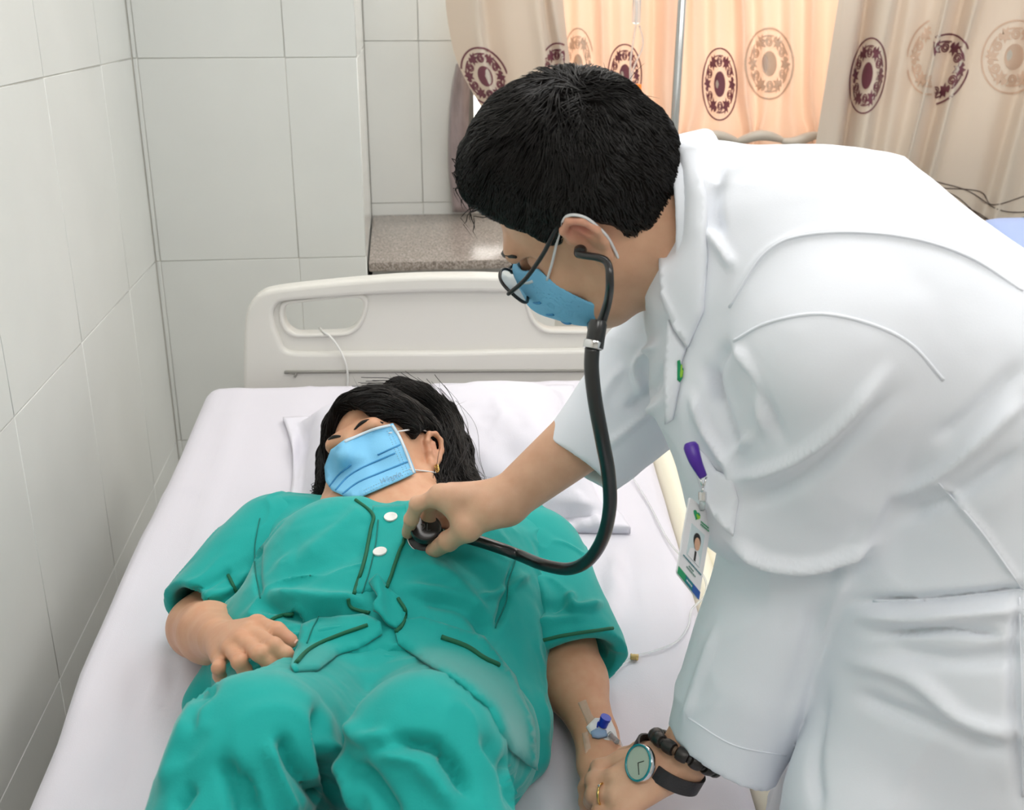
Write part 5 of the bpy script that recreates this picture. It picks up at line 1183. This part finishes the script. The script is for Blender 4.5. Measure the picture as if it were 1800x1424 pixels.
for y, x0, x1, mm in ((.165, .55, .95, M_GRN), (.195, .56, .93, M_GRN), (.715, .1, .92, M_TEAL), (.765, .38, .62, M_TXT), (.8, .3, .72, M_TXT), (.94, .38, .62, M_CARD)):
    x = x0
    while x < x1-.03: w_ = rng.uniform(.03, .07); cardrect('print_line', x, y, min(x+w_, x1), y+.016, .0009, mm, .0003); x += w_+.02
cardrect('photo', .22, .28, .8, .67, .0006, M_PHO)
cardrect('portrait_coat', 0, 0, 0, 0, .001, M_CARD, .0003, [(.26, .67), (.3, .57), (.44, .53), (.6, .53), (.72, .57), (.77, .67)]); cardrect('portrait_tie', 0, 0, 0, 0, .0014, M_BLACK, .0003, [(.49, .545), (.56, .545), (.57, .66), (.5, .66)])
cardrect('portrait_hair', 0, 0, 0, 0, .0012, M_HAIR, .0003, [(.52+.15*math.cos(t), .415+.085*math.sin(t)) for t in np.linspace(0, 6.28, 17)[:-1]]); cardrect('portrait_face', 0, 0, 0, 0, .0016, mat('printed skin tone', s2l(214, 170, 142), .5), .0003, [(.53+.115*math.cos(t), .455+.075*math.sin(t)) for t in np.linspace(0, 6.28, 17)[:-1]])
cl0, cl1 = W(1213, 780, zb_-.012), W(1236, 838, zb_-.014)
V_, F_ = tube_vf(catmull(np.array([cl0, cl0*.5+cl1*.5+camvec((-.002, 0, -.004)), cl1]), 6), np.interp(np.linspace(0, 1, 13), [0, .1, .5, 1], [.006, .0078, .0065, .0042]), 12, flat=(nrm(camvec((0, 0, 1))), .5)); mk('purple_clip', V_, F_, M_PURP, bd)
for p_, q_ in ((W(1230, 838, zb_-.012), W(1236, 858, zb_-.012)), (W(1242, 838, zb_-.012), W(1236, 858, zb_-.012)), (W(1236, 856, zb_-.012), W(1235, 866, zb_-.012))): tube('metal_ring', [p_, q_], .0011, M_CHROME, bd, sides=6)
lathe('swivel', [(.002, -.005), (.0042, -.004), (.0042, .004), (.002, .005)], W(1235, 872, zb_-.008), camvec((0, 1, 0)), M_CHROME, bd, 12); tube('strap', [W(1235, 874, zb_-.008), cardp(.5, .03, .001)], .003, M_CLEAR, bd, sides=6)
# embroidered heart on the lapel
bvL = bvh_of(coat, *[o for o in doc.children if o.name.startswith('lapel')])
def pxheart(cx_, cy_, sx, sy): return [(cx_+sx*math.sin(t)**3, cy_-sy*(13*math.cos(t)-5*math.cos(2*t)-2*math.cos(3*t)-math.cos(4*t))/16) for t in np.linspace(0, 6.2832, 21)[:-1]]
patch('coat_emblem', bvL, [(1190, 634), (1195, 632), (1197, 645), (1202, 648), (1200, 664), (1195, 672), (1190, 668)], .0016, .001, M_GRN, coat, 5); patch('coat_emblem_leaf', bvL, [(1194, 642), (1196, 640), (1197, 650), (1201, 651), (1199, 662), (1194, 664)], .0022, .0006, M_LIME, coat, 5)

# ------------------------------------------------------------------ watch, beads, ring on the doctor's left hand
fa = nrm(nel-nwr); dn = nrm(camvec((-.70, -.42, -.55))); dn = nrm(dn-fa*np.dot(dn, fa)); ds = np.cross(fa, dn)
def wrist_r(c, a_):
    q = dn*math.cos(a_)+ds*math.sin(a_); r = bvD.ray_cast(Vector(c+q*.075), Vector(-q)); return .075-r[3] if r[0] is not None and r[3] < .07 else .03
wt = thing('wristwatch', "round steel wristwatch with a pale dial on the doctor's left wrist", 'wristwatch')
wc_ = nwr-fa*.012; M_DIAL = mat('pale green dial', s2l(196, 206, 190), .3); M_TEALG = mat('teal glass edge', s2l(30, 140, 150), .1, spec=.8); M_STRAP = mat('dark leather strap', (.02, .018, .02), .5, bump=.3, scale=300)
cs = wc_+dn*(wrist_r(wc_, 0)+.010)
lathe('case', [(0, -.004), (.0185, -.004), (.0205, -.001), (.0205, .003), (.019, .0055), (.018, .0055), (.018, .0045), (0, .0045)], cs, dn, M_CHROME, wt, 32); lathe('dial', [(0, .0046), (.0178, .0046), (.0178, .005), (0, .005)], cs, dn, M_DIAL, wt, 32)
V_, F_ = tube_vf(np.array([cs+dn*.0055+fa*.0192*math.cos(t)+ds*.0192*math.sin(t) for t in np.linspace(0, 6.2832, 33)[:-1]]), .0014, 6, True); mk('bezel', V_, F_, M_TEALG, wt)
for a_, l_ in ((.7, .009), (2.3, .013)): tube('hand', [cs+dn*.0053, cs+dn*.0053+(fa*math.cos(a_)+ds*math.sin(a_))*l_], .0005, M_BLACK, wt, sides=5)
an = np.linspace(.3, 5.98, 36); rr = np.array([wrist_r(wc_, t) for t in an]); rr = np.convolve(np.pad(rr, 3, mode='edge'), np.ones(7)/7, 'valid')+.0035; V_ = []; F_ = []
for i, t in enumerate(an):
    q = dn*math.cos(t)+ds*math.sin(t)
    for s_, o_ in ((-.009, 0), (-.009, .0025), (.009, .0025), (.009, 0)): V_.append(wc_+q*(rr[i]+o_)+fa*s_)
for i in range(35):
    for k in range(4): F_.append((i*4+k, i*4+(k+1) % 4, (i+1)*4+(k+1) % 4, (i+1)*4+k))
mk('strap', V_, F_, M_STRAP, wt, False)
bb = thing('bead_bracelet', "dark wooden bead bracelet beside the wristwatch", 'bracelet'); M_BEAD = mat('dark ebony wood', (.018, .014, .012), .4, bump=.2, scale=80, stretch=(1, 1, 6)); M_BROWN = mat('brown spacer bead', s2l(96, 72, 52), .5)
nbds = 14; bc = nwr+fa*.012
rb = [wrist_r(bc, 2*math.pi*i/60) for i in range(60)]; rb = np.convolve(np.array(rb+rb+rb), np.ones(9)/9, 'same')[60:120]
def bcirc(q): r_ = rb[int(round(q/(2*math.pi)*60)) % 60]+.0085; return bc+(dn*math.cos(q)+ds*math.sin(q))*r_+fa*.010*math.sin(q+.6)
for i in range(nbds):
    t = 2*math.pi*i/nbds+.2; a_, b_ = bcirc(t-.185), bcirc(t+.185); d_ = b_-a_; L_ = np.linalg.norm(d_)
    lathe('bead', [(.004, 0), (.0072, L_*.05), (.0082, L_*.25), (.0084, L_*.5), (.0082, L_*.75), (.0072, L_*.95), (.004, L_)], a_, d_, M_BEAD, bb, 14)
    lathe('spacer', [(.003, -.0022), (.0052, -.0016), (.0052, .0016), (.003, .0022)], bcirc(t+.2244), bcirc(t+.33)-bcirc(t+.12), M_BROWN if i % 4 == 0 else M_BEAD, bb, 10)
rg = thing('finger_ring', "thin gold ring on the doctor's left hand", 'ring'); a_, b_ = fL[2][0], fL[2][1]; rc_ = a_*.45+b_*.55; dd = nrm(b_-a_); e1 = nrm(np.cross(dd, bedN)); e2 = np.cross(dd, e1)
V_, F_ = tube_vf(np.array([rc_+(e1*math.cos(t)+e2*math.sin(t))*.0122 for t in np.linspace(0, 6.2832, 29)[:-1]]), .0014, 8, True); mk('band', V_, F_, M_GOLD, rg); lathe('stone', [(0, 0), (.0016, .0005), (.001, .0014), (0, .0016)], rc_+nrm(bedN-dd*np.dot(bedN, dd))*.0132, bedN, M_CHROME, rg, 8)

# ------------------------------------------------------------------ drip cannula taped to the patient's left wrist, and its tube across the bed
cn_ = thing('drip_cannula', "taped drip cannula with a blue cap on the patient's wrist", 'cannula'); M_TAPE = mat('white fabric tape', (.82, .82, .82), .8, bump=.2, scale=500); M_FILM = mat('clear tape film', s2l(232, 206, 184), .35, alpha=.42, spec=.5); M_BLU = mat('blue plastic', s2l(24, 60, 190), .3); M_WING = mat('pale blue wing', s2l(150, 178, 214), .35, alpha=.85); M_BLOOD = mat('dark red fluid', s2l(110, 24, 34), .3)
patch('tape', bvP, [(1031, 1280), (1046, 1264), (1060, 1264), (1072, 1266), (1080, 1284), (1084, 1300), (1068, 1306), (1052, 1296), (1038, 1292)], .0022, .0014, M_TAPE, cn_, 5); patch('tape_film', bvP, [(1016, 1236), (1030, 1230), (1040, 1256), (1050, 1268), (1036, 1284), (1028, 1262)], .001, .0006, M_FILM, cn_, 5)
patch('tape_film', bvP, [(1024, 1290), (1034, 1286), (1040, 1320), (1030, 1330)], .001, .0006, M_FILM, cn_, 5); patch('wing', bvP, [(1040, 1292), (1050, 1285), (1064, 1290), (1066, 1300), (1052, 1303), (1042, 1300)], .006, .003, M_WING, cn_, 4)
h, n = hit(bvP, 1058, 1278, .003); lathe('blue_cap', [(0, 0), (.006, 0), (.006, .009), (.0068, .009), (.0068, .013), (0, .013)], h, n+camvec((.3, -.5, 0)), M_BLU, cn_, 16); tube('cap_strap', [h, h+n*.006+camvec((-.006, .0, 0)), h+n*.002+camvec((-.007, .005, 0))], .0011, M_BLU, cn_, sm=4)
p1, p2 = hit(bvP, 1068, 1296, .006)[0], hit(bvP, 1082, 1312, .006)[0]
tube('hub', [p1, p2], .0035, M_CLEAR, cn_, sides=10); tube('flashback', [p1*.85+p2*.15, p1*.3+p2*.7], .0022, M_BLOOD, cn_, sides=8)
it = thing('infusion_tube', "thin clear infusion tube looping over the sheet to the patient's wrist", 'tube')
tube('tube', [p2, M(1094, 1318, .03), M(1090, 1305, .02), M(1072, 1268, .012), M(1063, 1230, .006), M(1058, 1206, .005), M(1080, 1180, .005), M(1115, 1155, .005), M(1150, 1145, .005), M(1190, 1128, .005), M(1210, 1100, .005), M(1216, 1072, .005), M(1240, 1045, .006), M(1236, 1012, .006), M(1196, 976, .005), M(1172, 946, .005), M(1148, 900, .005), M(1130, 868, .005), M(1112, 840, .006)], .0017, M_CLEAR, it, sm=6, sides=7)
c = M(1115, 1155, .006); M_YEL = mat('yellow connector', s2l(206, 176, 110), .4)
lathe('connector', [(.0015, -.006), (.0035, -.005), (.0045, 0), (.0035, .005), (.0015, .006)], c, bedL, M_YEL, it, 12)
for a_ in range(4): q = bedL*math.cos(a_*1.571+.6)+bedB*math.sin(a_*1.571+.6); tube('connector_wing', [c, c+q*.007], .0018, M_YEL, it, sides=6)

# ------------------------------------------------------------------ the doctor's trousers and shoes below the coat
M_TRO = mat('grey trousers', s2l(120, 122, 128), .8, bump=.1, scale=600); M_SHOE = mat('black shoe leather', (.02, .02, .02), .35)
for s in (-1, 1):
    h_ = D_+latD*.085*s; k_ = np.array([h_[0]-.02, h_[1], .48]); a_ = np.array([h_[0]+.01, h_[1], .09])
    V, Q = sdf_mesh([cone(h_*.5+k_*.5, k_, .085, .078, .02), cone(k_, a_, .078, .065, .02), halfspace((0, 0, .07), (0, 0, -1))], np.minimum(h_, a_)-.16, np.maximum(h_, a_)+.16, .008, 16, 2); mkq('trouser_leg', V, Q, M_TRO, doc)
    V, Q = sdf_mesh([cone(a_+[.02, 0, -.045], a_+[-.17, 0, -.052], .045, .038, .02), cone(a_+[.02, 0, -.03], a_+[.0, 0, .0], .046, .05, .02), halfspace((0, 0, .002), (0, 0, -1))], a_-.3, a_+.2, .006, 16, 2); mkq('shoe', V, Q, M_SHOE, doc)
